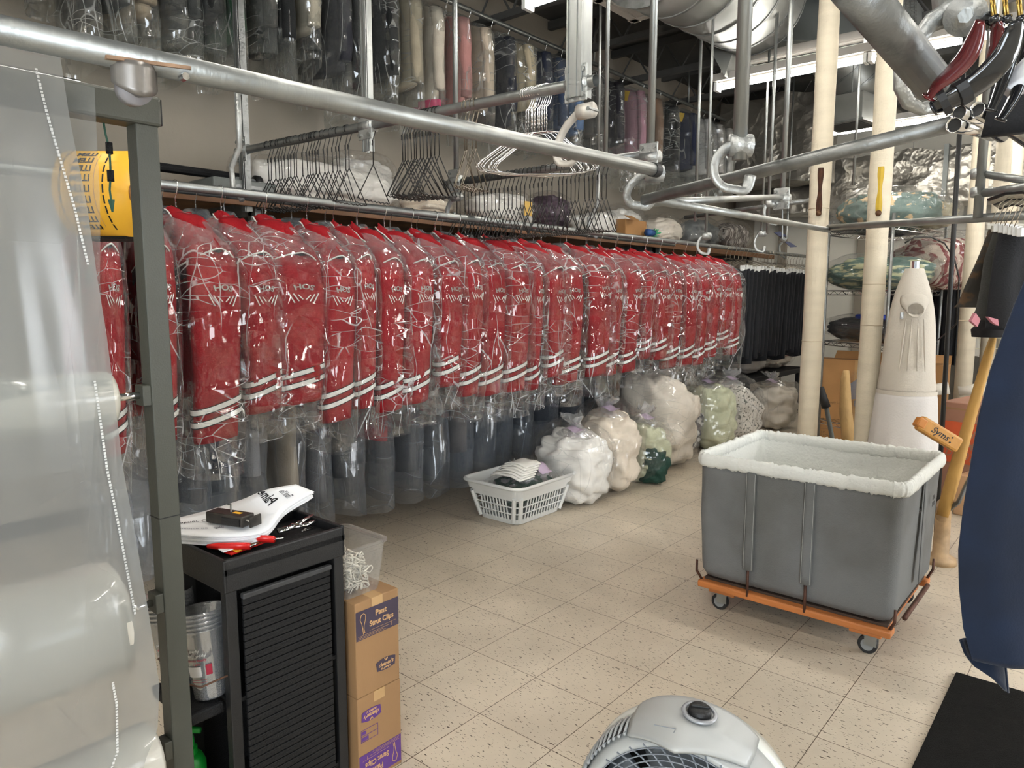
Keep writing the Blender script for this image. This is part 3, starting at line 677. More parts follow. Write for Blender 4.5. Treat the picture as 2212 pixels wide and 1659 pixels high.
for i, (ea, eb) in enumerate(edges):
    y = at((ea+eb)/2, 720, x=.045).y
    wd = at(eb, 720, x=.045).y-at(ea, 720, x=.045).y
    k = (i*7+i//4) % 4
    if i == 2: k = 0
    if not used[k]: o = protos[k]; used[k] = True
    else: o = copy_tree(protos[k])
    fl = random.random() < .0
    o.location = (RX, y, RZ-.004+.002*i/10); o.rotation_euler = (random.uniform(-.025, .025), random.uniform(-.02, .02), random.uniform(-.13, .13))
    o.scale = (1, max(.45, min(1.45, (wd/.2)*1.08)), 1+random.uniform(-.03, .03)+(.03 if i == 2 else 0))
    if i == 0: lb = 'red jacket in clear plastic, nearest the viewer, half hidden left of the grey post'
    elif i == NJ-1: lb = 'red jacket in clear plastic at the far end, next to the black trousers'
    elif i < 14: lb = 'red jacket in clear plastic, %s in the row right of the grey post' % ORD[i-1]
    else: lb = 'red jacket in clear plastic, %s in the row counting back from the black trousers' % ORD[NJ-i-1]
    o.rotation_euler.z += 0; tag(o, lb, 'jacket', 'red jackets in clear plastic on the long rail')

# black trousers on clip hangers, after the jackets
def trouser_proto(seed):
    rnd = random.Random(seed); so = seed*1.7
    t = thing('black_trousers', 'x', 'trousers')
    mb = wire_hanger_mb(.0022, .10, .20, .075); mb.build('wire_hanger', brasswire, t, smooth=True)
    for s in (-1, 1):
        MB().box((s*.175, -.008, -.195), (.045, .022, .045)).box((s*.175, -.020, -.215), (.03, .016, .02)).build('clip', whitep, t, bevel=.002)
    rings = []
    for i in range(22):
        f = i/21; z = -.212-f*.90; ry = .022+.012*f; rx = .215-.02*f
        ring = ell(0, 0, z, rx, ry, 44, 0, 3)
        for p in ring: p.y += (nz(p.x*14, so, z*1.2)*.022+nz(p.x*5, so+3, z*2)*.02)*min(1, f*3+.2); p.x += nz(so, p.y*4, z*3)*.02*f; p.z += nz(p.x*5, so, 8)*.04*f
        rings.append(ring)
    MB().loft(rings, True, True).build('trouser_legs', blackc, t, smooth=True)
    return t
tp = [trouser_proto(s) for s in (1, 2)]
ya = at(1608, 600, x=-.03).y; yb = 7.0; NT = 26
for i in range(NT):
    o = tp[i] if i < 2 else copy_tree(tp[i % 2])
    o.location = (RX, ya+.06+(yb-ya-.1)*i/(NT-1), RZ+.006); o.rotation_euler = (0, 0, random.uniform(-.12, .05)); o.scale = (1, 1, 1+random.uniform(-.06, .06))
    tag(o, 'black trousers on a white clipped wire hanger, %s after the last red jacket' % ORD[i], 'trousers', 'black trousers hanging past the red jackets')

# ------------------------------------------------------------------ generic hanging garments
CL = {}
def cloth(c, name=None):
    key = tuple(c)
    if key not in CL: CL[key] = mat('cloth_%d' % len(CL) if name is None else name, c, .85, 0, .12, 6, .3, 120)
    return CL[key]
def slab_garment(mb, z0, z1, rx, ry, so, shoulders=True, hem_wave=.03, taper=1.0, n=36, fold=.02):
    rings = []
    K = 14
    if shoulders:
        for z, a, b in ((z0, .05, .02), (z0-.02, .11, .03), (z0-.06, rx*.85, ry*.8), (z0-.10, rx, ry)): rings.append(ell(0, 0, z, a, b, n, 0, 2.4))
        zz = z0-.12
    else: zz = z0
    for i in range(K+1):
        f = i/K; z = zz+(z1-zz)*f
        ring = ell(0, 0, z, rx*(1+(taper-1)*f), ry*(1+.25*f), n, 0, 2.4)
        for p in ring:
            p.y += nz(p.x*11, so, z*1.5)*fold*min(1, f*3); p.x += nz(so, p.y*6, z*3)*.018*f
            if i > K-2: p.z += nz(p.x*5, so, 2)*hem_wave
        rings.append(ring)
    mb.loft(rings, True, True); return mb
def cover(mb, z0, z1, rx, ry, so, n=60, K=30, pinch=1.0):
    rings = []
    for i in range(K+1):
        f = i/K; z = z0+(z1-z0)*f
        g = min(1, (f*K/4+.08)**.6) if i < 4 else 1
        g2 = 1-(1-pinch)*max(0, f-.6)/.4
        ring = ell(0, 0, z, rx*g*g2, ry*(.35+.65*g)*g2, n, 0, 2.5)
        for p in ring:
            q = nz(p.x*8, p.y*8+so, z*3)*.022-abs(nz(p.x*15, p.y*15+so, z*6))*.014
            d = V((p.x, p.y*2, 0)); d = d.normalized() if d.length else d
            p.x += d.x*q; p.y += d.y*q
            if i > K-3: p.z += nz(p.x*5, p.y*5, so)*.05
        rings.append(ring)
    return mb.loft(rings, False, False)
def bagged(name, label, cat, loc, c, length, rz=0, rx=.22, ry=.045, bag=None, bag_extra=.16, so=0, group=None, c2=None, hang=.10, sleeves=True, bag_rx=None, bag_ry=None, tagc=None):
    t = thing(name, label, cat, loc, rz, group)
    wire_hanger_mb(.002, hang, .18, .07).build('wire_hanger', chrome, t, smooth=True)
    mb = MB(); slab_garment(mb, -hang-.02, -hang-.02-length, rx, ry, so); g = mb.build('garment_body', cloth(c), t, smooth=True)
    if sleeves:
        for s in (-1, 1):
            mb = MB(); L_ = min(length*.9, .6)
            R_ = []
            for i in range(9):
                f = i/8; R_.append(ell(s*(rx-.01+.03*min(1, f*3)), nz(so, f*3, s)*.02, -hang-.08-L_*f, .042, ry*1.05*(1-.2*f), 16, 0, 2.3))
            mb.loft(R_, True, True).build('sleeve', cloth(c), t, smooth=True)
    if c2 is not None:
        mb = MB(); slab_garment(mb, -hang-.05-length+.06, -hang-.02-length-.12, rx*.93, ry*.8, so+5, False); mb.build('lower_garment', cloth(c2), t, smooth=True)
    if bag is not None:
        mb = MB(); cover(mb, -hang+.01, -hang-.02-length-bag_extra, bag_rx or rx+.07, bag_ry or ry+.03, so); mb.build('plastic_cover', bag, t, smooth=True)
    if tagc: MB().box((.10, -ry-.045, -hang-.12), (.07, .002, .10), Matrix.Rotation(.3, 3, 'Y')).build('claim_tag', mat('tag_'+str(tagc[0]), tagc, .6), t)
    return t
# upper row against the left wall
UX, UZ = -1.62, 3.78
pipe('high rail under the ceiling holding the upper row of bagged garments', V((UX, -2.2, UZ)), V((UX, 7.6, UZ)), .02, galv)
for yy in (-1.2, 1.5, 4.2, 6.3):
    t = thing('ceiling_dropper', 'short pole fixing the high garment rail to the ceiling, %s from the left' % ORD[int((yy+1.2)/2.5)], 'hanger pole', (UX, yy, UZ), 0, 'droppers holding the rails')
    MB().tube([V((UX, yy, UZ)), V((UX, yy, ZC))], .012, 8).build('pole', galv, t, world=True, smooth=True)
ypx = lambda px, x=UX, py=200: at(px, py, x=x).y
WHT = (.62, .61, .60); BLK = (.006, .0065, .007); CRM = (.55, .46, .34); TAN = (.38, .28, .18)
up_list = [
 (60, WHT, .62, 'white shirt'), (118, (.50, .54, .66), .75, 'pale blue shirt'), (180, BLK, .95, 'black coat'), (235, (.02, .022, .02), .85, 'black jacket'), (285, (.36, .27, .17), .88, 'tan jacket'),
 (335, BLK, .80, 'black dress'), (385, (.03, .032, .03), .9, 'charcoal jacket'), (435, BLK, .75, 'short black jacket'), (480, (.01, .05, .02), .85, 'dark green jacket'), (540, (.05, .05, .045), .72, 'dark grey jacket'),
 (590, BLK, .8, 'black jacket'), (645, (.40, .36, .28), .62, 'beige jacket'), (700, (.022, .022, .03), .88, 'black coat'), (745, BLK, .95, 'long black coat'), (800, BLK, .82, 'shiny black jacket'),
 (855, (.42, .36, .26), .85, 'olive jacket'), (910, (.60, .53, .43), .95, 'cream dress edged in pink'), (965, (.50, .24, .22), .88, 'dusty pink coat'), (1015, (.58, .48, .37), .86, 'cream coat'), (1062, (.012, .014, .025), .98, 'black trousers'),
 (1098, (.50, .42, .29), .75, 'khaki coat'), (1140, (.015, .02, .04), .9, 'dark navy jacket'), (1178, (.03, .05, .10), .9, 'navy jacket'), (1212, (.12, .19, .32), .85, 'blue denim jacket'), (1250, (.12, .11, .10), .8, 'dark brown jacket'),
 (1300, (.015, .013, .02), .85, 'black velvet jacket'), (1345, (.35, .20, .24), .95, 'dress with pink sash'), (1388, (.22, .13, .08), .86, 'brown jacket'), (1425, BLK, .9, 'black jacket with pockets'), (1462, (.015, .02, .05), .88, 'navy blazer'),
 (1495, (.50, .49, .48), .9, 'white blouse'), (1522, (.46, .44, .42), .9, 'grey white blouse'), (1545, (.55, .53, .50), .85, 'white dress')]
lab_n = {}
for i, (px, c, ln, what) in enumerate(up_list):
    nb = up_list[i-1][3] if i else None
    lb = 'bagged %s on the high wall rail, right of the %s' % (what, nb.replace(' edged in pink', '').replace(' with rolled cuff', '').replace(' with pockets', '').replace(' with a pink sash', '')) if nb else '%s bagged on the high wall rail, farthest left' % what
    y = ypx(px)
    lo = .19+.03*(i % 3) if i > 24 else .20
    t = bagged('bagged_garment', lb, [k_ for k_ in ('shirt', 'coat', 'jacket', 'dress', 'trousers', 'blazer', 'blouse', 'garment') if k_ in what+' garment'][0], (UX, y, UZ), c, ln*.80, random.uniform(-.18, .18),
               rx=random.uniform(.20, .24), ry=.05 if i < 20 else .055, bag=bag_far, bag_extra=random.uniform(.14, .26) if i < 25 else .3, so=i*2.3, group='bagged garments on the high wall rail', hang=.12, tagc=(.62, .42, .08) if what.startswith(('dress with', 'navy blazer', 'white dress')) else None)
    if 'pink' in what and 'cream' in what:
        MB().loft([ell(0, 0, -.14-ln*.8-.03, .235, .075, 30), ell(0, 0, -.14-ln*.8+.03, .232, .072, 30)], False, False).build('pink_hem', cloth((.60, .03, .14)), t, smooth=True)
# lower rear row: long gowns and coats whose bags almost touch the floor
LX, LZ = -.86, 1.93
pipe('rear rail behind the red jackets carrying long bagged garments', V((LX, -2.0, LZ)), V((LX, 4.6, LZ)), .018, galvd)
low = [(290, (.08, .08, .08), 1.2), (350, (.10, .10, .11), 1.30), (430, (.035, .032, .03), 1.45), (500, (.02, .04, .10), 1.30), (560, (.36, .36, .38), 1.38), (640, (.50, .40, .28), 1.52), (700, (.12, .12, .13), 1.60),
       (770, (.16, .165, .17), 1.50), (835, (.55, .02, .03), 1.31), (905, (.10, .10, .105), 1.55), (960, (.62, .60, .58), 1.21), (1010, (.16, .13, .11), 1.5), (1060, (.35, .28, .22), 1.15), (1100, BLK, 1.30), (1150, (.02, .021, .026), 1.42), (1200, (.018, .018, .024), 1.42), (1255, (.02, .02, .028), 1.42), (1310, BLK, 1.42), (1370, (.02, .012, .02), 1.4), (1430, BLK, 1.4)]
nm = {1.52: 'long cream coat', 1.31: 'red dress', 1.21: 'white coat', 1.15: 'tan coat'}
for i, (px, c, ln) in enumerate(low):
    y = at(px, 1000, x=-.62).y
    wht = nm.get(ln, 'long dark garment' if sum(c) < .15 else 'long grey garment')
    lb = '%s in a long clear bag below the red jackets, %s from the left' % (wht, ORD[i]) if i else 'long grey garment in a clear bag behind the grey post, low down'
    bagged('long_bagged_garment', lb, 'garment', (LX, y, LZ), c, ln-.02, random.uniform(-.1, .1), rx=.21, ry=.05, bag=bag_low, bag_extra=max(.06, 1.74-ln), so=50+i*1.9, group='long garments behind the red jackets', hang=.10, bag_rx=.26, bag_ry=.10)

# ------------------------------------------------------------------ empty wire hangers
def strut_hanger(mb_r=.0026, neck=.185, half=.10, drop=.17, wavy=True, hr=.024):
    P = []
    for k in range(9):
        a = radians(215-k*30); P.append(V((hr*cos(a), 0, hr*sin(a))))
    P += [V((.010, 0, -.045)), V((0, 0, -.07)), V((0, 0, -neck))]
    mb = MB(); mb.tube(P, mb_r, 6)
    for i in range(4): mb.tube([V((-.004, 0, -.072-i*.006)), V((.004, .004, -.075-i*.006))], mb_r*1.5, 5)
    z0 = -neck
    for s in (-1, 1): mb.tube([V((0, 0, z0)), V((s*half*.5, 0, z0-drop*.5)), V((s*half, 0, z0-drop))], mb_r, 6)
    W = [V((-half+2*half*i/24, 0, z0-drop+(.0035*sin(i*2.1) if wavy else 0)-.004*sin(pi*i/24))) for i in range(25)]
    mb.tube(W, mb_r*1.1, 6); return mb
rail2 = lambda f: r2a.lerp(r2b, f)
hp = thing('wire_hanger', 'x', 'hanger'); strut_hanger().build('wire_frame', blackwire, hp, smooth=True); usedh = [False]
def put_hanger(proto, flag, p, rz, label, group, sc=1.0):
    o = proto if not flag[0] else copy_tree(proto); flag[0] = True
    o.location = p; o.rotation_euler = (random.uniform(-.03, .03), random.uniform(-.03, .03), rz); o.scale = (sc, 1, 1); tag(o, label, 'hanger', group); return o
def f_at(px):  # fraction along the rail seen at this photo column
    lo, hi = 0., 1.
    for _ in range(40):
        m_ = (lo+hi)/2; p = rail2(m_); q = p-CAM
        x = 1106+F*q.dot(rt2)/q.dot(fw)
        if x < px: lo = m_
        else: hi = m_
    return (lo+hi)/2
pxs = [578, 586, 593, 600, 606, 613, 621, 628, 634, 640, 652, 660, 668, 674, 680, 686, 697, 706, 716, 724, 731, 746, 752, 805]
for i, px in enumerate(pxs):
    put_hanger(hp, usedh, rail2(f_at(px)), radians(90)+random.uniform(-.25, .3), 'black wire hanger in the left cluster on the upper rail, %s from the strut post' % ORD[i] if i < 23 else 'lone black wire hanger hanging open just left of the middle bracket', 'black wire hangers in the left cluster', random.uniform(.8, 1.1))
for i, px in enumerate([868, 874, 880, 886, 893, 900, 906, 913, 920, 926, 932, 940, 948]):
    put_hanger(hp, usedh, rail2(f_at(px)), radians(90)+random.uniform(-.3, .3), 'black wire hanger in the cluster right of the middle bracket, %s from its left' % ORD[i], 'black wire hangers right of the middle bracket', random.uniform(.9, 1.3))
hb_ = thing('wire_hanger', 'x', 'hanger'); strut_hanger(.0026, .18, .10, .16).build('wire_frame', mat('brown_wire', (.20, .17, .13), .35, .9), hb_, smooth=True); uh2 = [False]
for i, px in enumerate([1003, 1010, 1020, 1029]):
    put_hanger(hb_, uh2, rail2(f_at(px)), radians(100)+random.uniform(-.2, .2), 'bronze wire hanger, %s of four left of the chrome hangers' % ORD[i], 'bronze wire hangers')
# chrome shirt hangers
def chrome_hanger():
    mb = MB(); P = []
    for k in range(9):
        a = radians(215-k*30); P.append(V((.026*cos(a), 0, .026*sin(a))))
    P += [V((.012, 0, -.05)), V((0, 0, -.06)), V((0, 0, -.15))]; mb.tube(P, .0021, 6)
    mb.tube([V((.0025*cos(i*1.4), .0025*sin(i*1.4), -.06-i*.0035)) for i in range(22)], .0016, 5)
    mb.tube([V((0, 0, -.15)), V((-.05, 0, -.155)), V((-.085, 0, -.19)), V((-.185, 0, -.265)), V((-.2, .0, -.285)), V((-.185, 0, -.30)), V((-.1, 0, -.312)), V((.1, 0, -.312)), V((.185, 0, -.30)), V((.2, 0, -.285)), V((.185, 0, -.265)), V((.085, 0, -.19)), V((.05, 0, -.155)), V((0, 0, -.15))], .0021, 6)
    return mb
hc = thing('chrome_hanger', 'x', 'hanger'); chrome_hanger().build('wire_frame', chrome, hc, smooth=True); uh3 = [False]
for i, px in enumerate([1137, 1142, 1147, 1151, 1156, 1161, 1166, 1170, 1175, 1180]):
    put_hanger(hc, uh3, rail2(f_at(px)), radians(52)-i*.02+random.uniform(-.06, .06), 'chrome shirt hanger near the widest strut post, %s from the left' % ORD[i], 'chrome shirt hangers bunched on the upper rail')
# lower rear rail hangers
ra, rb = at(962, 398, y=.966), at(1395, 333, y=.966)
uh4 = [True]
for i in range(24):
    f = .07+.52*i/23
    put_hanger(hp, uh4, ra.lerp(rb, f)+V((0, 0, .0)), radians(90)+random.uniform(-.12, .12), 'dark wire hanger in the dense lower row, %s from the left bracket' % ORD[i], 'dark wire hangers in the dense lower row', random.uniform(.9, 1.05))
for i in range(12):
    f = .62+.22*i/11
    put_hanger(hp, uh4, ra.lerp(rb, f)+V((0, 0, .0)), radians(90)+random.uniform(-.3, .3), 'dark wire hanger at the right end of the lower row, %s from the left' % ORD[i], 'dark wire hangers at the right end of the lower row', random.uniform(.8, 1.25))

# ------------------------------------------------------------------ wall shelf and the things on it
SZ = 1.985
t = thing('wall_shelf', 'long plywood shelf on the left wall behind the red jackets', 'shelf', (-1.6, 3, SZ))
MB().bb(-2.04, -1.18, -.6, 8.2, SZ-.02, SZ).build('shelf_board', plywood, t, world=True, bevel=.002)
MB().bb(-1.20, -1.165, -.6, 8.2, SZ-.06, SZ-.005).build('shelf_edge', mat('orange_pine', (.17, .075, .03), .5, 0, .2, 5), t, world=True, bevel=.003)
for yy in (.1, 2.5, 5.0, 7.6): MB().bb(-2.0, -1.25, yy-.02, yy+.02, SZ-.10, SZ-.02).build('bracket', galvd, t, world=True)
for yy in (.1, 2.5, 5.0, 7.6): MB().bb(-1.33, -1.29, yy-.02, yy+.02, .0, SZ-.05).build('leg', galvd, t, world=True)

def bundle(name, label, cat, c, size, m, seed=0, rz=0, film_m=None, folds=.05, knot=True, tagp=False, m2=None, group=None, pat=3.0, flat=.3):
    """a bagged bundle of linen: crumpled folded cloth inside, clear plastic with a gathered neck outside"""
    c = V(c); t = thing(name, label, cat, c, rz, group)
    sx, sy, sz = size
    def blob(g, amp, ks, u, v, power=2.7):
        a = 2*pi*u; b = -pi/2+pi*v
        ca, sa, cb, sb = cos(a), sin(a), cos(b), sin(b)
        P_ = 2/power
        f = lambda w: math.copysign(abs(w)**P_, w)
        p = V((f(cb)*f(ca)*sx/2, f(cb)*f(sa)*sy/2, f(sb)*sz/2))
        d = p.normalized()
        lay = abs(sin((p.z/sz+.5)*pi*(2.5+seed % 3)+nz(p.x*3.2, p.y*3.2, seed)*5+a*(1 if int(seed) % 2 else 0)))
        q = nz(p.x*pat, p.y*pat, p.z*pat+seed)*amp*1.6+nz(p.x*8, p.y*8, p.z*12+seed)*amp*.7+ks*(lay**.5-.6)*amp*.9-ks*abs(nz(p.x*6.5+seed, p.y*6.5, p.z*5))*amp*1.3-ks*abs(nz(p.x*13, p.y*13+seed, p.z*17))*amp*.55
        p = p*g+d*q; p.z = max(p.z+sz/2*g, .004); return p
    MB().grid(lambda u, v: blob(.94, folds, .9, u, v), 72, 46).build('folded_linen', m, t, smooth=True)
    if m2: MB().grid(lambda u, v: blob(.60, folds, .9, u, v)+V((sx*.24, -sy*.10, 0.01)), 24, 16).build('second_linen', m2, t, smooth=True)
    def skin(u, v):
        p = blob(1.10, folds*.7, .2, u, v, 2.6)
        p += p.normalized()*(-abs(nz(p.x*14, p.y*14, p.z*14+seed))*.02)
        p.z = max(p.z, .002); return p
    MB().grid(skin, 56, 32).build('plastic_bag', film_m or bag_soft, t, smooth=True)
    if knot:
        R_ = []
        for i in range(9):
            f = i/8; r = [.12, .10, .07, .045, .033, .04, .055, .065, .07][i]*min(1.3, sx/.4)
            ring = ell(.02*sin(seed+f*3), .02*cos(seed), sz*.93+f*.11*min(1.2, sz/.4), r, r*.8, 26)
            for k, p in enumerate(ring): p.x += nz(k*.9, f*2, seed)*.022*(.4+f); p.y += nz(k*.9, f*2, seed+4)*.022*(.4+f); p.z += nz(k*.7, seed, 2)*.05*f
            R_.append(ring)
        MB().loft(R_, False, False).build('gathered_neck', neck_film, t, smooth=True)
    if tagp:
        MB().grid(lambda u, v: V((-.02+.13*u, -.10+.09*v, sz*1.02+.012*sin(u*6)+.01*v)), 6, 3).build('claim_ticket', mat('lilac_paper', (.46, .36, .47), .6), t, smooth=True, solid=.001)
    return t
wl = mat('cream_linen', (.72, .65, .55), .85, 0, .08, 4, .8, 11); wl2 = mat('white_linen', (.80, .77, .71), .85, 0, .06, 4, .8, 11)
wl3 = mat('peach_linen', (.76, .66, .53), .85, 0, .06, 4, .8, 11); gl = mat('pale_green_linen', (.52, .53, .36), .85, 0, .1, 4, .8, 11)
dkg = mat('dark_green_cloth', (.012, .05, .035), .8, 0, .15, 6, .3, 60); plum = mat('dark_plum_cloth', (.05, .025, .045), .8, 0, .2, 6, .3, 60)
greyl = mat('grey_linen', (.15, .16, .16), .8, 0, .2, 6, .3, 60)
def shelf_pt(px, x=-1.35, dz=0): p = at(px, 440, x=x); return V((x, p.y, SZ+.002+dz))
for px, xo, size, m, lb, kn in (
 (700, -1.45, (.42, 1.25, .34), wl2, 'long white roll in plastic on the wall shelf behind the left hangers', False),
 (790, -1.7, (.4, .5, .46), wl2, 'tall white bundle in plastic behind the long white roll on the wall shelf', False),
 (925, -1.35, (.36, .42, .18), wl3, 'low cream bundle in plastic on the shelf beneath the middle hangers', False),
 (1075, -1.40, (.42, .75, .30), wl2, 'white bundle with a yellow label on the wall shelf behind the lower hangers', False),
 (1185, -1.32, (.40, .42, .32), plum, 'dark plum bundle in shiny plastic on the wall shelf', False),
 (1275, -1.40, (.42, .5, .26), wl2, 'white bundle on the shelf right of the dark plum bundle', False),
 (1345, -1.72, (.38, .75, .42), wl2, 'large white bundle behind the cardboard box on the wall shelf', False),
 (1432, -1.36, (.40, .55, .34), wl, 'cream bundle in clear plastic between the cardboard box and the grey bundle', False),
 (1510, -1.38, (.45, .8, .36), greyl, 'grey bundle in plastic on the wall shelf, right of the cream bundle', False),
 (1578, -1.35, (.45, .8, .38), mat('brown_striped_cloth', (.05, .035, .03), .8, 0, .2, 6, c2=(.4, .36, .32), stretch=(1, 14, 1), c2pos=(.5, .52)), 'brown striped bundle, last on the wall shelf', False)):
    p = shelf_pt(px, xo); b = bundle('bagged_bundle', lb, 'linen bundle', p, size, m, seed=px*.01, knot=kn, group='bagged bundles on the wall shelf', folds=.035)
    if 'yellow' in lb: MB().box((.24, .12, .15), (.004, .10, .12)).build('yellow_label', mat('yellow_paper', (.72, .45, .10), .6), b)
p = shelf_pt(1352, -1.28)
t = thing('open_cardboard_box', 'small open cardboard box with a green ribbon roll on the wall shelf', 'box', p)
mb = MB(); mb.box((0, 0, .01), (.26, .42, .02)); mb.box((.12, 0, .1), (.01, .42, .18)); mb.box((-.12, 0, .1), (.01, .42, .18)); mb.box((0, -.2, .1), (.26, .01, .18)); mb.box((0, .2, .1), (.26, .01, .18))
mb.build('box_walls', cardb2, t)
mb = MB(); mb.box((.16, -.14, .20), (.10, .14, .006), Matrix.Rotation(.5, 3, 'Y')); mb.build('flap', cardb2, t)
t = thing('ribbon_roll', 'green and blue ribbon roll poking out of the cardboard box on the shelf', 'ribbon', p+V((.2, .12, .02)))
MB().tube([V((0, -.02, .05)), V((0, .10, .05))], .035, 14).build('blue_core', mat('blue_plastic', (.02, .08, .25), .5), t, smooth=True)
mb = MB()
for k in range(26):
    a = random.uniform(0, 6.28); r_ = random.uniform(.01, .04); mb.tube([V((.0+r_*cos(a), .11, .05+r_*sin(a))), V((.01+(r_+.01)*cos(a+.6), .14+random.uniform(0, .04), .05+(r_+.012)*sin(a+.6)))], .006, 5)
mb.build('green_curls', mat('green_ribbon', (.02, .25, .10), .4), t)
# dark equipment on the shelf near the left
t = thing('sewing_machine', 'dark old sewing machine on the wall shelf behind the first red jackets', 'sewing machine', shelf_pt(420, -1.3))
MB().box((0, .0, .015), (.2, .75, .03)).build('machine_bed', blackp2, t, bevel=.01)
MB().box((0, -.28, .075), (.10, .10, .09)).build('machine_head', blackp2, t, bevel=.02)
MB().box((0, 0, .115), (.07, .6, .045)).build('machine_arm', blackp2, t, bevel=.02)
MB().box((0, .3, .07), (.10, .14, .09)).build('machine_pillar', greyl, t, bevel=.02)
MB().tube([V((0, .38, .09)), V((0, .41, .09))], .05, 20).build('handwheel', blackp, t, smooth=True)
t = thing('grey_equipment_case', 'grey metal case on the wall shelf under the strut post', 'case', shelf_pt(505, -1.35))
MB().box((0, 0, .045), (.3, .4, .09)).build('case_body', mat('grey_enamel', (.14, .15, .14), .5), t, bevel=.01)
MB().box((.152, 0, .05), (.006, .2, .02)).build('case_handle', galvd, t)

# ------------------------------------------------------------------ bundles on the floor under the rail
fl = mat('leaf_print_linen', (.60, .56, .49), .85, 0, .1, 5, .3, 60, c2=(.12, .12, .10), stretch=(9, 9, 9), c2pos=(.56, .60))
nv = mat('navy_and_white_print', (.02, .03, .06), .8, 0, .1, 5, .2, 60, c2=(.62, .62, .60), stretch=(3, 3, 3), c2pos=(.50, .54))
floorb = [
 (at(1262, 1106, z=0), (.50, .44, .50), wl2, 'white comforter in clear plastic on the floor, beside the laundry basket', True, None),
 (at(1345, 1080, z=0), (.52, .40, .60), wl3, 'peach cream comforter bundle on the floor, behind the one beside the basket', True, None),
 (at(1415, 1055, z=0), (.40, .30, .50), gl, 'pale green bundle on the floor with a dark green cloth at its foot', True, dkg),
 (at(1462, 1030, z=0), (.72, .58, .84), wl, 'tallest cream comforter bundle on the floor, folded in many layers', True, None),
 (at(1505, 985, z=0), (.34, .34, .48), nv, 'navy and white printed bundle on the floor, half behind the tall cream one', False, None),
 (at(1560, 985, z=0), (.60, .50, .62), gl, 'pale green floor bundle behind the canvas cart, left of the leaf print one', True, None),
 (at(1610, 972, z=0), (.60, .50, .62), fl, 'cream leaf print bundle with a lilac ticket behind the canvas cart', True, None),
 (at(1700, 935, z=0), (.60, .45, .50), wl, 'last cream floor bundle, just left of the white posts', True, None)]
for i, (p, size, m, lb, tg, m2) in enumerate(floorb):
    bundle('bagged_bundle', lb, 'linen bundle', (p.x-size[0]*.5+.03, p.y+size[1]*.4, 0), size, m, seed=20+i*1.7, tagp=tg, m2=m2, group='bagged linen bundles on the floor', folds=.045, knot=i != 4)
# low dark shelf with soft bundles behind the trousers
lp = at(1640, 850, x=-.15)
t = thing('low_shelf', 'low black shelf under the black trousers, holding bagged linen', 'shelf', (-.5, lp.y+.3, 0))
MB().bb(-.95, -.12, lp.y-.3, lp.y+1.3, .50, .56).build('shelf_top', blackp2, t, world=True, bevel=.01)
for a in (-.9, -.18):
    for b in (lp.y-.25, lp.y+1.25): MB().bb(a-.02, a+.02, b-.02, b+.02, 0, .5).build('leg', blackp2, t, world=True)
for i, (dy, m, lb) in enumerate(((-.05, mat('taupe_linen', (.34, .30, .26), .85, 0, .15, 4, .3, 60), 'taupe bundle on the low black shelf under the trousers'), (.75, mat('striped_linen', (.50, .43, .33), .85, 0, .1, 4, .3, 60, c2=(.22, .06, .05), stretch=(2, 2, 22), c2pos=(.62, .64)), 'cream striped bundle on the low black shelf, right hand one'))):
    bundle('bagged_bundle', lb, 'linen bundle', (-.42, lp.y+dy+.2, .562), (.5, .62, .26), m, seed=40+i, knot=False, group='bundles on the low black shelf', folds=.03)

# ------------------------------------------------------------------ laundry basket
bc = at(1115, 1120, z=0)
bl, br_ = V((.045, .975, 0)), None
t = thing('laundry_basket', 'white plastic laundry basket with slotted sides on the floor', 'laundry basket', (-.13, 1.23, 0))
BW, BD, BH = .33, .46, .25   # x, y sizes at the floor and height
def rr_ring(hx, hy, z, r=.06, n=8, c=(0, 0)):
    out = []
    for qx, qy, a0 in ((1, 1, 0), (-1, 1, 90), (-1, -1, 180), (1, -1, 270)):
        for k in range(n+1):
            a = radians(a0+90*k/n); out.append(V((c[0]+qx*(hx-r)+r*cos(a), c[1]+qy*(hy-r)+r*sin(a), z)))
    return out
mb = MB()
g0 = lambda z: (BW/2+.055*z/BH, BD/2+.055*z/BH)
mb.loft([rr_ring(*g0(0), 0.004), rr_ring(*g0(.0), .03)], True, False)
MB().loft([rr_ring(BW/2-.005, BD/2-.005, .004), rr_ring(BW/2+.003, BD/2+.003, .035)], True, False).build('basket_base', whitep, t, smooth=False, solid=.004)
MB().loft([rr_ring(*g0(.165), .165), rr_ring(*g0(.20), .20), rr_ring(g0(.2)[0]+.012, g0(.2)[1]+.012, .202), rr_ring(g0(.25)[0]+.014, g0(.25)[1]+.014, .25)], False, False).build('basket_band', whitep, t, smooth=False, solid=.004)
MB().tube([p for p in rr_ring(g0(.25)[0]+.022, g0(.25)[1]+.022, .252, .07)]+[rr_ring(g0(.25)[0]+.022, g0(.25)[1]+.022, .252, .07)[0]], .011, 8).build('rim', whitep, t, smooth=True)
mb = MB()
for k in range(9):       # uprights between the slots
    f = (k+.5)/9*2-1
    for s in (-1, 1):
        mb.box((f*(BW/2-.05)*1., s*(BD/2+.022), .10), (.009, .004, .15), Matrix.Rotation(-s*.22, 3, 'X'))
for k in range(13):
    f = (k+.5)/13*2-1
    for s in (-1, 1): mb.box((s*(BW/2+.022), f*(BD/2-.05), .10), (.004, .009, .15), Matrix.Rotation(s*.22, 3, 'Y'))
for z in (.075, .12):
    R_ = rr_ring(*g0(z), z); mb.tube(R_+[R_[0]], .0045, 6)
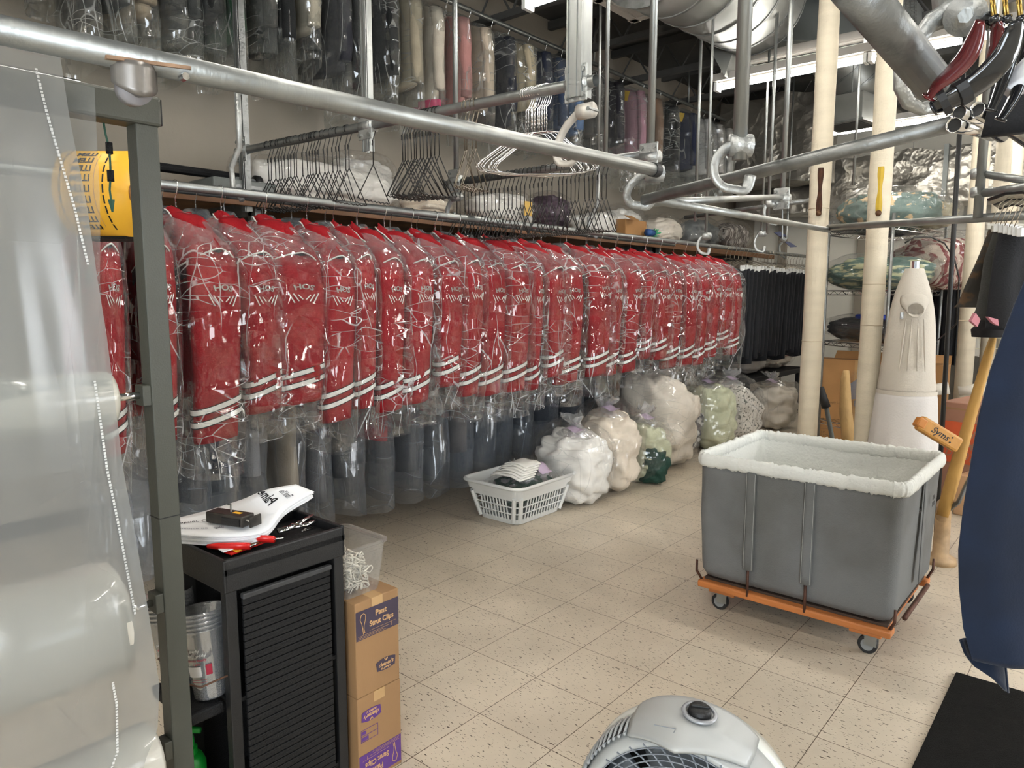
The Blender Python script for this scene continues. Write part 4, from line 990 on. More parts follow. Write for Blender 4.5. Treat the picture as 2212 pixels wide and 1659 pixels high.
for sx in (-1, 1):
    for sy in (-1, 1):
        mb.tube([V((sx*(BW/2-.03), sy*(BD/2-.0), .02)), V((sx*(BW/2+.01), sy*(BD/2+.04), .18))], .014, 6); mb.tube([V((sx*(BW/2), sy*(BD/2-.03), .02)), V((sx*(BW/2+.04), sy*(BD/2+.01), .18))], .014, 6)
mb.build('slotted_walls', whitep, t)
for s in (-1,):
    MB().grid(lambda u, v: V((-.06+.12*u, s*(BD/2+.058), .21+.03*v*sin(pi*u))), 10, 3).build('hand_hold', dkg, t, solid=.002)
bundle('bagged_laundry', 'bag of folded white laundry with a lilac ticket, in the laundry basket', 'laundry', (-.13, 1.23, .05), (.34, .44, .24), mat('mixed_cloth', (.05, .09, .07), .8, 0, .2, 8, .3, 60, c2=(.30, .28, .28), stretch=(2, 2, 4), c2pos=(.5, .56)), seed=3, knot=True, folds=.03)
t = thing('folded_white_cloths', 'pile of folded white cloths on top of the laundry basket', 'cloths', (-.07, 1.12, .285))
for k in range(6):
    mb = MB(); mb.grid(lambda u, v: V((.12*(u-.5)*2*(1-.05*k), .075*(v-.5)*2+.02*k-.04, .012*k+.022*sin(pi*u)*(1-.3*k/6)+nz(u*3, v*3, k)*.008)), 10, 6); mb.build('cloth', wl2, t, smooth=True, solid=.008)
MB().grid(lambda u, v: V((.02+.11*u, .10+.10*v, .05+.015*sin(u*5)-.03*u)), 6, 4).build('claim_ticket', mat('lilac_paper', (.46, .36, .47), .6), t, smooth=True, solid=.001)

# ------------------------------------------------------------------ canvas laundry cart
cx0, cx1, cy0, cy1 = 1.41, 2.18, .665, 1.365
ZT = .70; ZB = .135
t = thing('laundry_cart', 'grey canvas laundry cart with a white liner on an orange wooden base', 'laundry cart', ((cx0+cx1)/2, (cy0+cy1)/2, 0))
cxm, cym = (cx0+cx1)/2, (cy0+cy1)/2
hx0, hy0 = .415, .36
def cring(hx, hy, z, r, wob=0, so=0): 
    R_ = rr_ring(hx, hy, z, r, 6); out = []
    for k in range(len(R_)):
        a, b = R_[k], R_[(k+1) % len(R_)]; m_ = max(1, int((b-a).length/.03))
        for i in range(m_): out.append(a.lerp(b, i/m_))
    for p in out:
        d = V((p.x, p.y, 0)).normalized(); q = nz(p.x*4, p.y*4+so, z*3)*wob; p.x += d.x*q; p.y += d.y*q
    return out
def same_rings(spec):
    ref = None; out = []
    for hx, hy, z, r, wob, so in spec:
        base = cring(hx0, hy0, 0, .045)
        ring = []
        for p in base:
            q = V((p.x/hx0*hx, p.y/hy0*hy, z)); d = V((q.x, q.y, 0)).normalized(); w_ = nz(q.x*4, q.y*4+so, z*5)*wob; ring.append(q+d*w_)
        out.append(ring)
    return out
MB().loft(same_rings([(hx0*.93, hy0*.93, ZB, .05, .0, 0), (hx0*.965, hy0*.965, ZB+.03, .05, .008, 0), (hx0*.97, hy0*.97, .3, .05, .014, 0), (hx0*.98, hy0*.98, .45, .05, .016, 0), (hx0*.985, hy0*.985, .58, .05, .010, 0), (hx0*1.0, hy0*1.0, ZT-.01, .05, .004, 0)]), True, False).build('canvas_body', canvas, t, smooth=True, sub=1)
MB().loft(same_rings([(hx0*.985, hy0*.985, ZT, .05, .002, 0), (hx0*.96, hy0*.95, .62, .05, .02, 9), (hx0*.92, hy0*.90, .5, .05, .03, 9), (hx0*.88, hy0*.86, .35, .05, .03, 9), (hx0*.86, hy0*.84, .2, .05, .01, 9), (hx0*.5, hy0*.5, .175, .05, 0, 9)]), False, True).build('cotton_liner', liner, t, smooth=True, sub=1)
# gathered liner roll over the rim
base = cring(hx0*1.0, hy0*1.0, ZT, .045); nB = len(base); fine = []
for k in range(nB):
    a, b = base[k], base[(k+1) % nB]
    for i in range(4): fine.append(a.lerp(b, i/4))
n_ = len(fine); rings = []
for k, p in enumerate(fine):
    d = V((p.x, p.y, 0)).normalized(); tan_ = (fine[(k+1) % n_]-fine[k-1]).normalized(); out_ = tan_.cross(V((0, 0, 1)))
    g = 1+.34*nz(k*.9, 1)+.18*nz(k*.33, 5); ring = []
    for j in range(12):
        a = 2*pi*j/12; ring.append(p+out_*(cos(a)*.017*g)+V((0, 0, sin(a)*.030*g-.012+.006*nz(k*.21, 3))))
    rings.append(ring)
rings.append([q.copy() for q in rings[0]])
MB().loft(rings, False, False).build('gathered_rim', liner, t, smooth=True)
# canvas strap panels with stitching and steel frame rods
for xo in (-.168, .075):
    pn = MB().grid(lambda u, v: V((xo-.022+.044*u, -hy0*.985-.013-.004*sin(pi*u), .235+.43*v)), 4, 10).build('strap_panel', canvas, t, smooth=True, solid=.003)
    for sx in (-.018, .018): MB().tube([V((xo+sx, -hy0*.985-.0185, .24)), V((xo+sx, -hy0*.985-.0185, .66))], .0009, 4).build('stitching', mat('pale_thread', (.42, .43, .40), .8), pn)
    MB().tube([V((xo, -hy0*.97-.012, .115)), V((xo, -hy0*.97-.014, .24))], .006, 8).build('frame_rod', mat('rusty_rod', (.10, .045, .03), .6, .4, .4, 30), t, smooth=True)
for yo in (-.02,):
    pn = MB().grid(lambda u, v: V((hx0*.985+.014, yo-.022+.044*u, .235+.43*v)), 4, 8).build('strap_panel', canvas, t, smooth=True, solid=.003)
for sx in (-1, 1):
    for sy in (-1, 1):
        MB().tube([V((sx*hx0*.93, sy*(hy0*.93), .12)), V((sx*hx0*.985, sy*hy0*.985, .17)), V((sx*hx0*.985, sy*hy0*.985, .22))], .006, 6).build('frame_rod', mat('rusty_rod', (.1, .045, .03)), t, smooth=True)
for sx in (-1, 1): MB().tube([V((sx*(hx0-.0), -hy0*.6, .14)), V((sx*(hx0+.0), hy0*.6, .14))], .010, 8).build('side_rod', mat('rusty_rod', (.1, .045, .03)), t, smooth=True)
for sy in (-1, 1):
    MB().box((0, sy*(hy0-.03), .115), (.80, .07, .032)).build('base_rail', wood, t, bevel=.008)
for sx in (-1, 1): MB().box((sx*.30, 0, .088), (.12, .66, .026)).build('cross_board', wood, t, bevel=.004)
MB().box((0, 0, .137), (.76, .66, .01)).build('base_board', mat('dark_stained_ply', (.05, .03, .02), .7), t)
for sx in (-1, 1):
    for sy in (-1, 1):
        c = V((sx*.31, sy*.31, .037))
        w_ = MB(); w_.tube([c+V((0, -.013, 0)), c+V((0, .013, 0))], .037, 20); co = w_.build('caster_wheel', rubber, t, smooth=False, bevel=.003)
        MB().tube([c+V((0, -.0145, 0)), c+V((0, .0145, 0))], .024, 16).build('wheel_hub', mat('grey_hub', (.25, .26, .26), .5), co)
        mb = MB(); mb.box(c+V((.012, -.018, .02)), (.045, .003, .04)); mb.box(c+V((.012, .018, .02)), (.045, .003, .04)); mb.box(c+V((.012, 0, .038)), (.05, .04, .005)); mb.build('caster_fork', galv, co)
text("AAA", .030, 'stencil_marks', ink, t, frame((cxm+hx0*1.0+.012, cym-.12, .56), (0, 1, 0), (0, 0, 1)), .0004)
o_ = text("IDS\nPTR", .028, 'stencil_marks', ink, t, frame((cxm+hx0*1.0+.014, cym+.12, .55), (0, 1, 0), (0, 0, 1)), .0004)

# ------------------------------------------------------------------ white posts
lag = mat('canvas_lagged_pipe', (.66, .585, .45), .75, 0, .06, 3, .25, 70, stretch=(1, 1, 6))
for i, (px, py, dd) in enumerate(((1743, 950, 5.0), (1866, 968, 4.75))):
    p = at(px, py, d=dd)
    t = thing('lagged_pipe_post', ['left', 'right'][i]+' one of the two cream canvas wrapped pipe posts behind the cart', 'pipe post', (p.x, p.y, 0), 0, None)
    R_ = []
    for k in range(43): z = .0+4.23*k/42; r_ = .0655+.0015*sin(z*9+i); R_.append(ell(p.x, p.y, z, r_, r_, 28))
    MB().loft(R_).build('lagging', lag, t, world=True, smooth=True)
    for z in (1.1+.12*i, 1.98-.5*i, .35): MB().tube([V((p.x, p.y, z)), V((p.x, p.y, z+.004))], .0675, 28).build('wrap_seam', mat('dark_seam_cloth', (.50, .40, .27), .8), t, world=True, smooth=True)  # wrap seams in a darker tan than the lagging
    vdir = V((CAM.x-p.x, CAM.y-p.y, 0)).normalized(); sd = V((-vdir.y, vdir.x, 0))
    q = V((p.x, p.y, 0))+vdir*.064; zt = at(px, 378 if i == 0 else 376, d=dd).z
    zz = at(px, 470, d=dd).z
    MB().grid(lambda u, v: q+sd*((u-.5)*.028*(1+.3*sin(v*9)))+vdir*(.006-.012*abs(u-.5))+V((0, 0, zz+(zt-zz)*v)), 6, 14).build('rust_patch' if i == 0 else 'yellow_valve_tag', mat('dark_rust', (.05, .018, .008), .9, 0, .5, 40) if i == 0 else mat('yellow_tag', (.50, .33, .02), .6, 0, .1, 20), t, world=True, solid=.006)
    MB().tube([q+V((0, 0, zz)), q+vdir*.03+V((0, 0, zz))], .018, 10).build('valve_stub', mat('brown_valve', (.12, .06, .03), .5, .6, .3, 40), t, world=True, smooth=True)

# ------------------------------------------------------------------ dress form
p = at(1970, 640, d=4.45); FX, FY = p.x, p.y+.02
t = thing('dress_form', 'white cloth covered steam finishing dress form on the floor', 'dress form', (FX, FY, 0), .35)
cf = mat('ivory_form_cloth', (.60, .55, .47), .8, 0, .06, 3, .2, 100); cf2 = mat('white_form_skirt', (.66, .63, .60), .8, 0, .05, 3, .2, 100)
R_ = []
for z, rx, ry in ((1.576, .050, .045), (1.575, .052, .047), (1.565, .054, .049), (1.50, .078, .068), (1.42, .102, .09), (1.34, .120, .105), (1.24, .135, .115), (1.1, .145, .122), (1.0, .150, .126), (.9, .158, .132), (.83, .166, .140), (.80, .166, .140)):
    ring = ell(0, 0, z, rx, ry, 48, 0, 2.1)
    for q in ring: w_ = nz(q.x*14, q.y*14, z*2)*.008; q.x += w_; q.y += w_
    R_.append(ring)
MB().loft(R_, True, True).build('bodice', cf, t, smooth=True, sub=1)
R_ = []
for z, rx, ry in ((.83, .168, .142), (.815, .172, .146), (.6, .188, .165), (.35, .21, .19), (.12, .232, .21), (.02, .238, .213)):
    ring = ell(0, 0, z, rx, ry, 60, 0, 2.1)
    for k, q in enumerate(ring): w_ = 1+.025*sin(k*1.3)*(.9-z); q.x *= w_; q.y *= w_
    R_.append(ring)
MB().loft(R_, True, True).build('skirt', cf2, t, smooth=True, sub=1)
MB().loft([ell(0, 0, .80, .172, .148, 48), ell(0, 0, .825, .172, .148, 48)], False, False).build('waist_seam', cf, t, smooth=True)
# sleeve stump facing the viewer, with folds running out from under it
R_ = []
for z_, r_, y_ in ((1.38, .078, -.070), (1.365, .068, -.098), (1.345, .056, -.122), (1.33, .048, -.136), (1.322, .044, -.142)):
    R_.append([V((.0+cos(2*pi*j/28)*r_, y_+sin(2*pi*j/28)*r_*.25, z_+sin(2*pi*j/28)*r_*.92+nz(j*.5, z_*9)*.004)) for j in range(28)])
MB().loft(R_, False, False).build('sleeve_stump', cf, t, smooth=True, solid=.003)
MB().lathe([(.001, 0), (.043, 0)], 24, V((0, -.137, 1.322)), Matrix.Rotation(radians(105), 3, 'X')).build('sleeve_inside', cf, t)
MB().tube([V((-.070, -.122, 1.31-.02*k)) for k in range(3)], .010, 8).build('buckle', mat('pale_metal', (.7, .75, .8), .3, .4), t, smooth=True)
for xo in (-.045, -.015, .02, .05): MB().tube([V((xo*(1+.5*k/7), -.112-.0022*k-.012*(1-abs(xo)*8)*(1-k/9), 1.27-.045*k)) for k in range(8)], [.002+.005*sin(pi*k/7) for k in range(8)], 8, flat=.6).build('cloth_fold', cf, t, smooth=True)
MB().tube([V((0, 0, 1.57)), V((0, 0, 1.62))], .028, 12).build('neck_clamp', chrome, t)
t2 = None

# ------------------------------------------------------------------ film rack at the left
GX, GY = 1.2, -1.6
t = thing('film_rack', 'grey painted steel film dispenser rack at the left edge', 'rack', (GX, GY, 0))
PW = .046
zt = at(300, 262, x=GX+.023).z
MB().bb(GX-PW/2, GX+PW/2, GY-PW/2-.005, GY+PW/2-.005, 0, zt+.002).build('upright_post', postm, t, world=True, bevel=.003)
bz = at(350, 243, x=GX+.03)
MB().bb(GX-.03, GX+.03, -2.75, bz.y, bz.z-.030, bz.z+.030).build('top_beam', postm, t, world=True, bevel=.006)
MB().bb(GX-.026, GX+.026, bz.y, bz.y+.002, bz.z-.026, bz.z+.026).build('beam_end_plug', rubber, t, world=True)
MB().bb(GX-PW/2-.001, GX+PW/2+.001, GY-PW/2-.006, GY+PW/2-.004, at(330, 1125, x=GX+.023).z-.001, at(330, 1125, x=GX+.023).z+.001).build('post_joint', rubber, t, world=True)
for dz, dx in ((.055, -.0), (.09, .01)): MB().tube([V((GX+dx, -2.7, bz.z+dz-.02)), V((GX+dx, bz.y-.06-dz*1.5, bz.z+dz-.02))], .0045, 8).build('guide_rod', chrome, t, world=True, smooth=True)
rz1 = at(262, 858, x=GX).z
rollm = mat('milky_film_roll', (.62, .60, .53), .25, 0, .05, 2, coat=.5)
for k, (zr, rad, yr) in enumerate(((rz1, .058, -1.703), (at(240, 1330, x=GX).z, .120, -1.725), (at(330, 1600, x=GX).z-.03, .075, -1.665))):
    r_ = thing('film_roll', ['top, smallest plastic film roll on the grey rack', 'middle, largest plastic film roll on the grey rack', 'lowest plastic film roll on the grey rack, by the bottom edge'][k], 'film roll', (GX, yr, zr), 0, 'plastic film rolls on the rack')
    MB().tube([V((GX, yr, zr)), V((GX, yr-.008, zr)), V((GX, -2.45, zr))], [rad*.93, rad, rad], 40).build('film_winding', rollm, r_, world=True, smooth=True)
    MB().tube([V((GX, yr+.004, zr)), V((GX, yr-.01, zr))], .022, 16).build('core', cardb, r_, world=True)
    MB().tube([V((GX, yr-.0, zr)), V((GX, GY-PW/2-.005, zr))], .008, 12).build('spindle', chrome, r_, world=True, smooth=True)
    MB().bb(GX-.020, GX+.020, GY-PW/2-.022, GY-PW/2-.004, zr-.022, zr+.022).build('spindle_bracket', postm, t, world=True, bevel=.002)
# cord with a clip hanging under the beam
t = thing('green_cord', 'green cord with black knots hanging from the rack beam', 'cord', at(225, 262, x=GX))
c0 = [at(*q_, x=GX-.02) for q_ in ((222, 255), (228, 290), (236, 320), (238, 350), (239, 380), (237, 410), (241, 440), (243, 458))]
MB().tube(c0, .0022, 6).build('cord_strand', mat('green_cord_fibre', (.03, .10, .07), .7), t, world=True, smooth=True)
for k in (2, 4): MB().tube([c0[k]+V((0, 0, .011)), c0[k]-V((0, 0, .011))], .007, 8).build('knot', blackp2, t, world=True, smooth=True)
MB().tube([c0[6]+V((0, 0, .008)), c0[7]], [.007, .002], 6).build('frayed_end', mat('green_cord_fibre', (.03, .10, .07)), t, world=True)
# yellow tag roll
p = at(225, 420, d=2.05)
t = thing('tag_roll', 'yellow roll of printed ITEM 1 tags seen between the film and the post', 'tag roll', p)
ym = mat('yellow_tag_card', (.90, .48, .03), .45, 0, .04, 3)
ax = rt*1.0; rr = .118; MB().tube([p-rt*.075, p+rt*.085], rr, 48).build('tag_winding', ym, t, world=True, smooth=True)
MB().tube([p-rt*.08, p+rt*.09], .03, 20).build('core', cardb, t, world=True)
fd = V((-fw.x, -fw.y, 0)).normalized()
def on_roll(a, sft, upd=True):
    def xf(q):
        b = a+q.y/rr; return p+rt*(sft+q.x)+fd*(cos(b)*(rr+.001+q.z))+V((0, 0, sin(b)*(rr+.001+q.z)))
    return xf
for k in range(9):
    a = -.95+k*.24
    for sft, s_, sz_ in ((.0, 'ITEM', .026), (.062, '1', .03), (-.055, '1', .03)):
        f_ = on_roll(a, sft); text(s_, sz_, 'tag_print', ink, t, lambda q, f_=f_: f_(V((-q.x, -q.y, q.z))), .0003, .0006)
for sft in (.038, -.033): MB().tube([on_roll(-.95+.1*k, sft)(V((0, 0, 0))) for k in range(20)], .0008, 4).build('perforation', tan_ink, t, world=True)
MB().tube([p+rt*.09, p+rt*.13-V((0, 0, .0)), V((GX-.05, GY+.0, p.z))], .006, 8).build('spindle', galvd, t, world=True)
# numbered rack behind
t = thing('tag_tray', 'dark metal tray under the yellow tag roll', 'tray', at(240, 520, d=2.1))
q = at(240, 515, d=2.1); Rq = Matrix.Rotation(-YAW, 3, 'Z')
MB().box(q, (.14, .10, .012), Rq).box(q+V((0, 0, .03)), (.14, .01, .012), Rq).box(q+V((0, 0, .05)), (.14, .01, .006), Rq).build('tray_frame', blackp2, t, world=True)
for k, ch in enumerate('nin'): text(ch, .04, 'tray_number', whitec, t, frame(q-fw*.06+rt*(-.03+.03*k)+V((0, 0, .025)), rt, (0, 0, 1)), .001, .001)
# hanging film sheets
sheet = film('dispenser_film', .45, (.90, .91, .91), 1.0, 2.5, 1.0, (1, 1, .35), .2, (.44, .45, .44), .05, .02, .12)
t = thing('plastic_film_sheet', 'wide translucent plastic film hanging over the rack at the left edge', 'plastic film', (GX+.1, -2.0, 1.0))
E_ = [(128, 108), (150, 250), (190, 450), (212, 600), (232, 720), (250, 860), (268, 1010), (290, 1130), (322, 1320), (345, 1480), (342, 1580), (318, 1640), (300, 1700)]
ez = [at(px, py, x=GX+.075+.05*min(1, i/8)) for i, (px, py) in enumerate(E_)]
zs = [e.z for e in ez]
def sheet_pt(u, v, dx=0, wav=.012):
    z = zs[0]+(zs[-1]-zs[0])*v; k = 0
    while k < len(zs)-2 and zs[k+1] > z: k += 1
    f = (z-zs[k])/(zs[k+1]-zs[k]); e = ez[k].lerp(ez[k+1], max(0, min(1, f)))
    y = e.y-(1-u)*.62; dep_ = 1-u
    push = 0
    for zr, rad in ((rz1, .058), (at(240, 1330, x=GX).z, .120), (at(330, 1600, x=GX).z-.03, .075)): push = max(push, (rad+.02)*math.exp(-((z-zr)/(rad*2.2))**2)*(1 if u < .93 else .6))
    x = max(e.x+.0, GX+push)+wav*nz(y*9, z*1.2, dx*30)*min(1, v*4)+.010*sin(y*34+z*1.5)*min(1, v*3)*.8+dx
    return V((x, y, z))
MB().grid(lambda u, v: sheet_pt(u, v), 60, 80).build('front_film', sheet, t, world=True, smooth=True)
sheet2 = film('dispenser_film_rear', .3, (.93, .95, .95), .9, 3, 1.0, (1, 1, .35), .16, (.42, .44, .44), .05, .014, .12)
E2 = [(207, 188), (209, 350), (213, 560), (226, 700), (250, 1000)]
e2 = [at(*q_, x=GX+.052) for q_ in E2]
MB().grid(lambda u, v: V((GX+.052+.006*sin(v*9+u*5), 0, 0))+V((0, (e2[int(min(3, v*4))].lerp(e2[int(min(3, v*4))+1], v*4-int(min(3, v*4)))).y-.30*(1-u), e2[0].z+(e2[-1].z-e2[0].z)*v)), 20, 40).build('rear_film', sheet2, t, world=True, smooth=True)
for k, (v0_, v1_, us) in enumerate(((.03, .27, (.93, .98)), (.42, .75, (.95, .96)), (.83, .97, (.86, .87)))):
    mb = MB(); n_ = int((v1_-v0_)*230)
    for i in range(n_):
        v_ = v0_+(v1_-v0_)*i/n_; c = sheet_pt(us[0]+(us[1]-us[0])*i/n_, v_, .003); mb.box(c, (.0006, .0042, .0050-.002*(i % 3 == 0)))
    mb.build('printed_warning_strip', mat('white_print', (.55, .56, .55), .5), t, world=True)

# ------------------------------------------------------------------ black shutter cabinet trolley
BX1, BX0, BY0, BY1, BT = 1.2, .955, -1.478, -1.128, .795
t = thing('shutter_cabinet', 'black plastic trolley cabinet with a roller shutter front', 'cabinet', ((BX0+BX1)/2, (BY0+BY1)/2, 0))
P = lambda *a: MB().bb(*a)
mb = MB(); mb.bb(BX0, BX1, BY0, BY1, BT-.05, BT-.035)
mb.build('tray_floor', blackp2, t, world=True)
TZ = BT-.035
mb = MB(); mb.bb(BX1-.014, BX1, BY0, BY1, BT-.095, BT-.012); mb.bb(BX0, BX0+.014, BY0, BY1, BT-.095, BT+.006); mb.bb(BX0, BX1, BY0, BY0+.012, BT-.095, BT-.012); mb.bb(BX0, BX1, BY1-.012, BY1, BT-.095, BT-.008)
mb.build('top_tray', blackp, t, world=True, bevel=.004)
MB().bb(BX0+.012, BX0+.03, BY0+.08, BY1-.0, BT-.01, BT+.016).build('rear_lip', blackp, t, world=True, bevel=.004)
for a, b, c, d in ((BX1-.03, BX1-.004, BY0+.004, BY0+.034), (BX1-.03, BX1-.004, BY1-.034, BY1-.004), (BX0+.004, BX0+.03, BY0+.004, BY0+.034), (BX0+.004, BX0+.03, BY1-.034, BY1-.004)):
    MB().bb(a, b, c, d, .05, BT-.09).build('corner_post', blackp, t, world=True, bevel=.003)
MB().bb(BX0+.005, BX1-.008, BY1-.012, BY1-.006, .06, BT-.09).build('side_panel', blackp2, t, world=True)
MB().bb(BX0+.005, BX0+.012, BY0+.01, BY1-.01, .06, BT-.09).build('back_panel', blackp2, t, world=True)
mb = MB(); zz = BT-.118; ya, yb = BY0+.044, BY1-.052
while zz > .06: mb.bb(BX1-.006, BX1+.002, ya, yb, zz-.0175, zz-.001); zz -= .0185
mb.build('roller_shutter', blackp2, t, world=True, bevel=.0015)
MB().bb(BX1-.006, BX1+.009, ya-.002, yb+.002, BT-.118, BT-.104).build('shutter_handle', mat('dusty_black', (.035, .035, .036), .6, 0, .3, 40), t, world=True, bevel=.003)
sh = at(430, 1505, x=1.12).z
for z_ in (at(430, 1512, x=1.12).z, .10): MB().bb(BX0+.01, BX1-.01, BY0+.008, BY1-.012, z_-.012, z_).build('shelf', blackp2, t, world=True, bevel=.002)
SHZ = at(430, 1512, x=1.12).z
MB().tube([V((BX1-.005, BY0-.0, SHZ+.075)), V((BX1-.02, BY0-.06, SHZ+.065)), V((BX1-.07, BY0-.085, SHZ+.070)), V((BX0+.06, BY0-.085, SHZ+.09)), V((BX0+.02, BY0+.004, SHZ+.10))], .0025, 8).build('retaining_wire', mat('brown_wire2', (.10, .05, .03), .5, .5), t, world=True, smooth=True)
for a in (BX0+.03, BX1-.03):
    for b in (BY0+.03, BY1-.03): MB().tube([V((a, b-.008, .025)), V((a, b+.008, .025))], .025, 14).build('caster_wheel', rubber, t, world=True)
# stacked measuring cups on the shelf
clear = film('clear_cup_plastic', .26, (.96, .97, .97), 2.6, 5, .1, (1, 1, 1), .06, (.8, .8, .82), .0, .01, .01)
def cup(parent, base, tilt, k, zoff, h=.175, r0=.036, r1=.055):
    Rm = Matrix.Rotation(tilt[0], 3, 'X') @ Matrix.Rotation(tilt[1], 3, 'Y')
    o = V(base)+Rm @ V((0, 0, zoff))
    mb = MB(); mb.lathe([(.001, .0), (r0, 0), (r0+.001, .004), (r1-.002, h-.012), (r1, h-.01), (r1, h), (r1+.0025, h+.001), (r1+.0025, h-.004)], 40, o, Rm, cap=False)
    return mb.build('cup', clear, parent, world=True, smooth=True, solid=.0007), o, Rm
redprint = mat('red_print', (.42, .02, .05), .6)
cupA = at(446, 1505, z=SHZ); cupB = at(376, 1484, z=SHZ)
for z_ in (SHZ-.001, .111): MB().bb(BX0+.005, BX1-.03, BY0-.085, BY0+.002, z_-.03, z_).build('side_ledge', blackp2, t, world=True, bevel=.006)
for q_, (bx, by, tl, n_, lb) in enumerate(((cupA.x, cupA.y+.012, (.0, -.16), 5, 'front leaning stack of clear measuring cups in the black cabinet'), (cupB.x, cupB.y+.02, (.0, -.2), 7, 'rear stack of clear measuring cups partly behind the grey post'))):
    t = thing('cup_stack', lb, 'cups', (bx, by, SHZ), 0, None)
    for k in range(n_): co, o_, Rm = cup(t, (bx, by, SHZ+.001), tl, k, .0105*k)
    ang = -.95
    rad = lambda z: .0362+.019*z/.175+.0008
    wrap = lambda a0, z0: (lambda q: V((bx, by, SHZ+.001))+Rm @ (V((cos(a0+q.x/.038)*(rad(z0+q.y)+q.z), sin(a0+q.x/.038)*(rad(z0+q.y)+q.z), z0+q.y))))
    for r_i, (s_, z0, sz_, m_) in enumerate((('pedy', .128, .010, whitec), ('pedy pedy', .116, .010, whitec), ('epoxy body', .104, .0085, redprint), ('1 pint', .094, .007, redprint))):
        text(s_, sz_, 'cup_lettering', m_, t, wrap(ang, z0), .0001)
    for z0 in (.038, .048, .054): MB().tube([wrap(ang, z0)(V((-.02+.004*k, 0, .0003))) for k in range(10)], .0004, 4).build('measure_line', redprint, t, world=True)
    mb = MB(); mb.grid(lambda u, v: wrap(ang-.1, .062)(V((-.018+.030*u, .026*v, .0012))), 8, 2); mb.build('price_sticker', paper, t, world=True)
    mb = MB(); mb.grid(lambda u, v: wrap(ang+.65, .065)(V((-.008+.012*u, .026*v, .0010))), 4, 2); mb.build('red_label_block', redprint, t, world=True)
    text('mix by\nratio', .006, 'sticker_print', mat('grey_ink', (.2, .2, .25), .6), t, wrap(ang-.18, .075), .0001)
# green pump bottle on the lower shelf
t = thing('pump_bottle', 'bright green pump dispenser bottle low in the black cabinet', 'bottle', (1.09, at(408, 1600, x=1.09).y, .112))
gp = mat('green_plastic', (.005, .28, .03), .35, 0, .05, 5); gb = (1.09, at(408, 1600, x=1.09).y, .112)
zp = at(405, 1600, x=1.11).z
hb2 = zp-.045-.112
MB().lathe([(.001, 0), (.036, 0), (.038, .01), (.038, hb2-.03), (.03, hb2-.01), (.016, hb2)], 24, gb).build('bottle_body', gp, t, world=True, smooth=True)
MB().lathe([(.019, hb2-.004), (.019, hb2+.014), (.014, hb2+.018), (.012, hb2+.040), (.010, hb2+.05)], 20, gb).build('pump_collar', gp, t, world=True, smooth=False)
MB().tube([V(gb)+V((.022, .02, hb2+.058)), V(gb)+V((0, 0, hb2+.060)), V(gb)+V((-.03, -.012, hb2+.052)), V(gb)+V((-.05, -.018, hb2+.038))], [.010, .012, .008, .004], 12, flat=.7).build('pump_spout', gp, t, world=True, smooth=True)
# papers on the cabinet
t = thing('paper_stack', 'bent stack of printed white invoices on the black cabinet', 'papers', (1.06, BY0+.1, BT))
pu = [at(355, 1152, z=BT+.012), at(470, 1160, z=BT+.010), at(570, 1150, z=BT+.012), at(618, 1100, z=BT+.05), at(680, 1062, z=BT+.085)]
pb = [at(352, 1126, z=BT+.02), at(440, 1105, z=BT+.025), at(520, 1080, z=BT+.05), at(575, 1058, z=BT+.085), at(640, 1046, z=BT+.10)]
def crv(P, u):
    u *= len(P)-1; i = min(int(u), len(P)-2); f = u-i
    p0, p1, p2, p3 = P[max(i-1, 0)], P[i], P[i+1], P[min(i+2, len(P)-1)]
    return .5*((2*p1)+(p2-p0)*f+(2*p0-5*p1+4*p2-p3)*f*f+(3*p1-p0-3*p2+p3)*f**3)
for k in range(12):
    off = V((0, 0, 0)) if k == 0 else V((-.0012*k+random.uniform(-.004, .004), random.uniform(-.004, .004)-.004*(k/12), -.0022*k)); e_ = random.uniform(.97, 1.0)
    MB().grid(lambda u, v: crv(pu, u*e_).lerp(crv(pb, u*e_), v)+off, 24, 6).build('sheet', paper, t, world=True, smooth=True, solid=.0011)
def on_paper(u0, v0, su, sv):
    def xf(q):
        u = u0+q.x*su; v = v0+q.y*sv; pp = crv(pu, max(0, min(1, u))).lerp(crv(pb, max(0, min(1, u))), v); return pp+V((0, 0, .0016+q.z))
    return xf
f1 = on_paper(.74, .42, 1, 1)
text("Palme", .075, 'printed_heading', ink, t, lambda q: crv(pu, .70+q.y*2.0).lerp(crv(pb, .70+q.y*2.0), .70+q.x*3.0)+V((0, 0, .0028)), .0003, .0012)
text("Thank You", .035, 'printed_script', ink, t, lambda q: crv(pu, .83+q.y*2.0).lerp(crv(pb, .83+q.y*2.0), .50+q.x*3.0)+V((0, 0, .0028)), .0003, .0002, shear=.4)
text("Palmer Cleaners", .05, 'printed_lines', ink, t, lambda q: crv(pu, .22+q.x*.8).lerp(crv(pb, .22+q.x*.8), .62-q.y*2.6)+V((0, 0, .0028)), .0003)
text("invoice no   date", .04, 'printed_lines', mat('grey_ink', (.2, .2, .25), .6), t, lambda q: crv(pu, .2+q.x*.8).lerp(crv(pb, .2+q.x*.8), .30-q.y*2.6)+V((0, 0, .0028)), .0003)
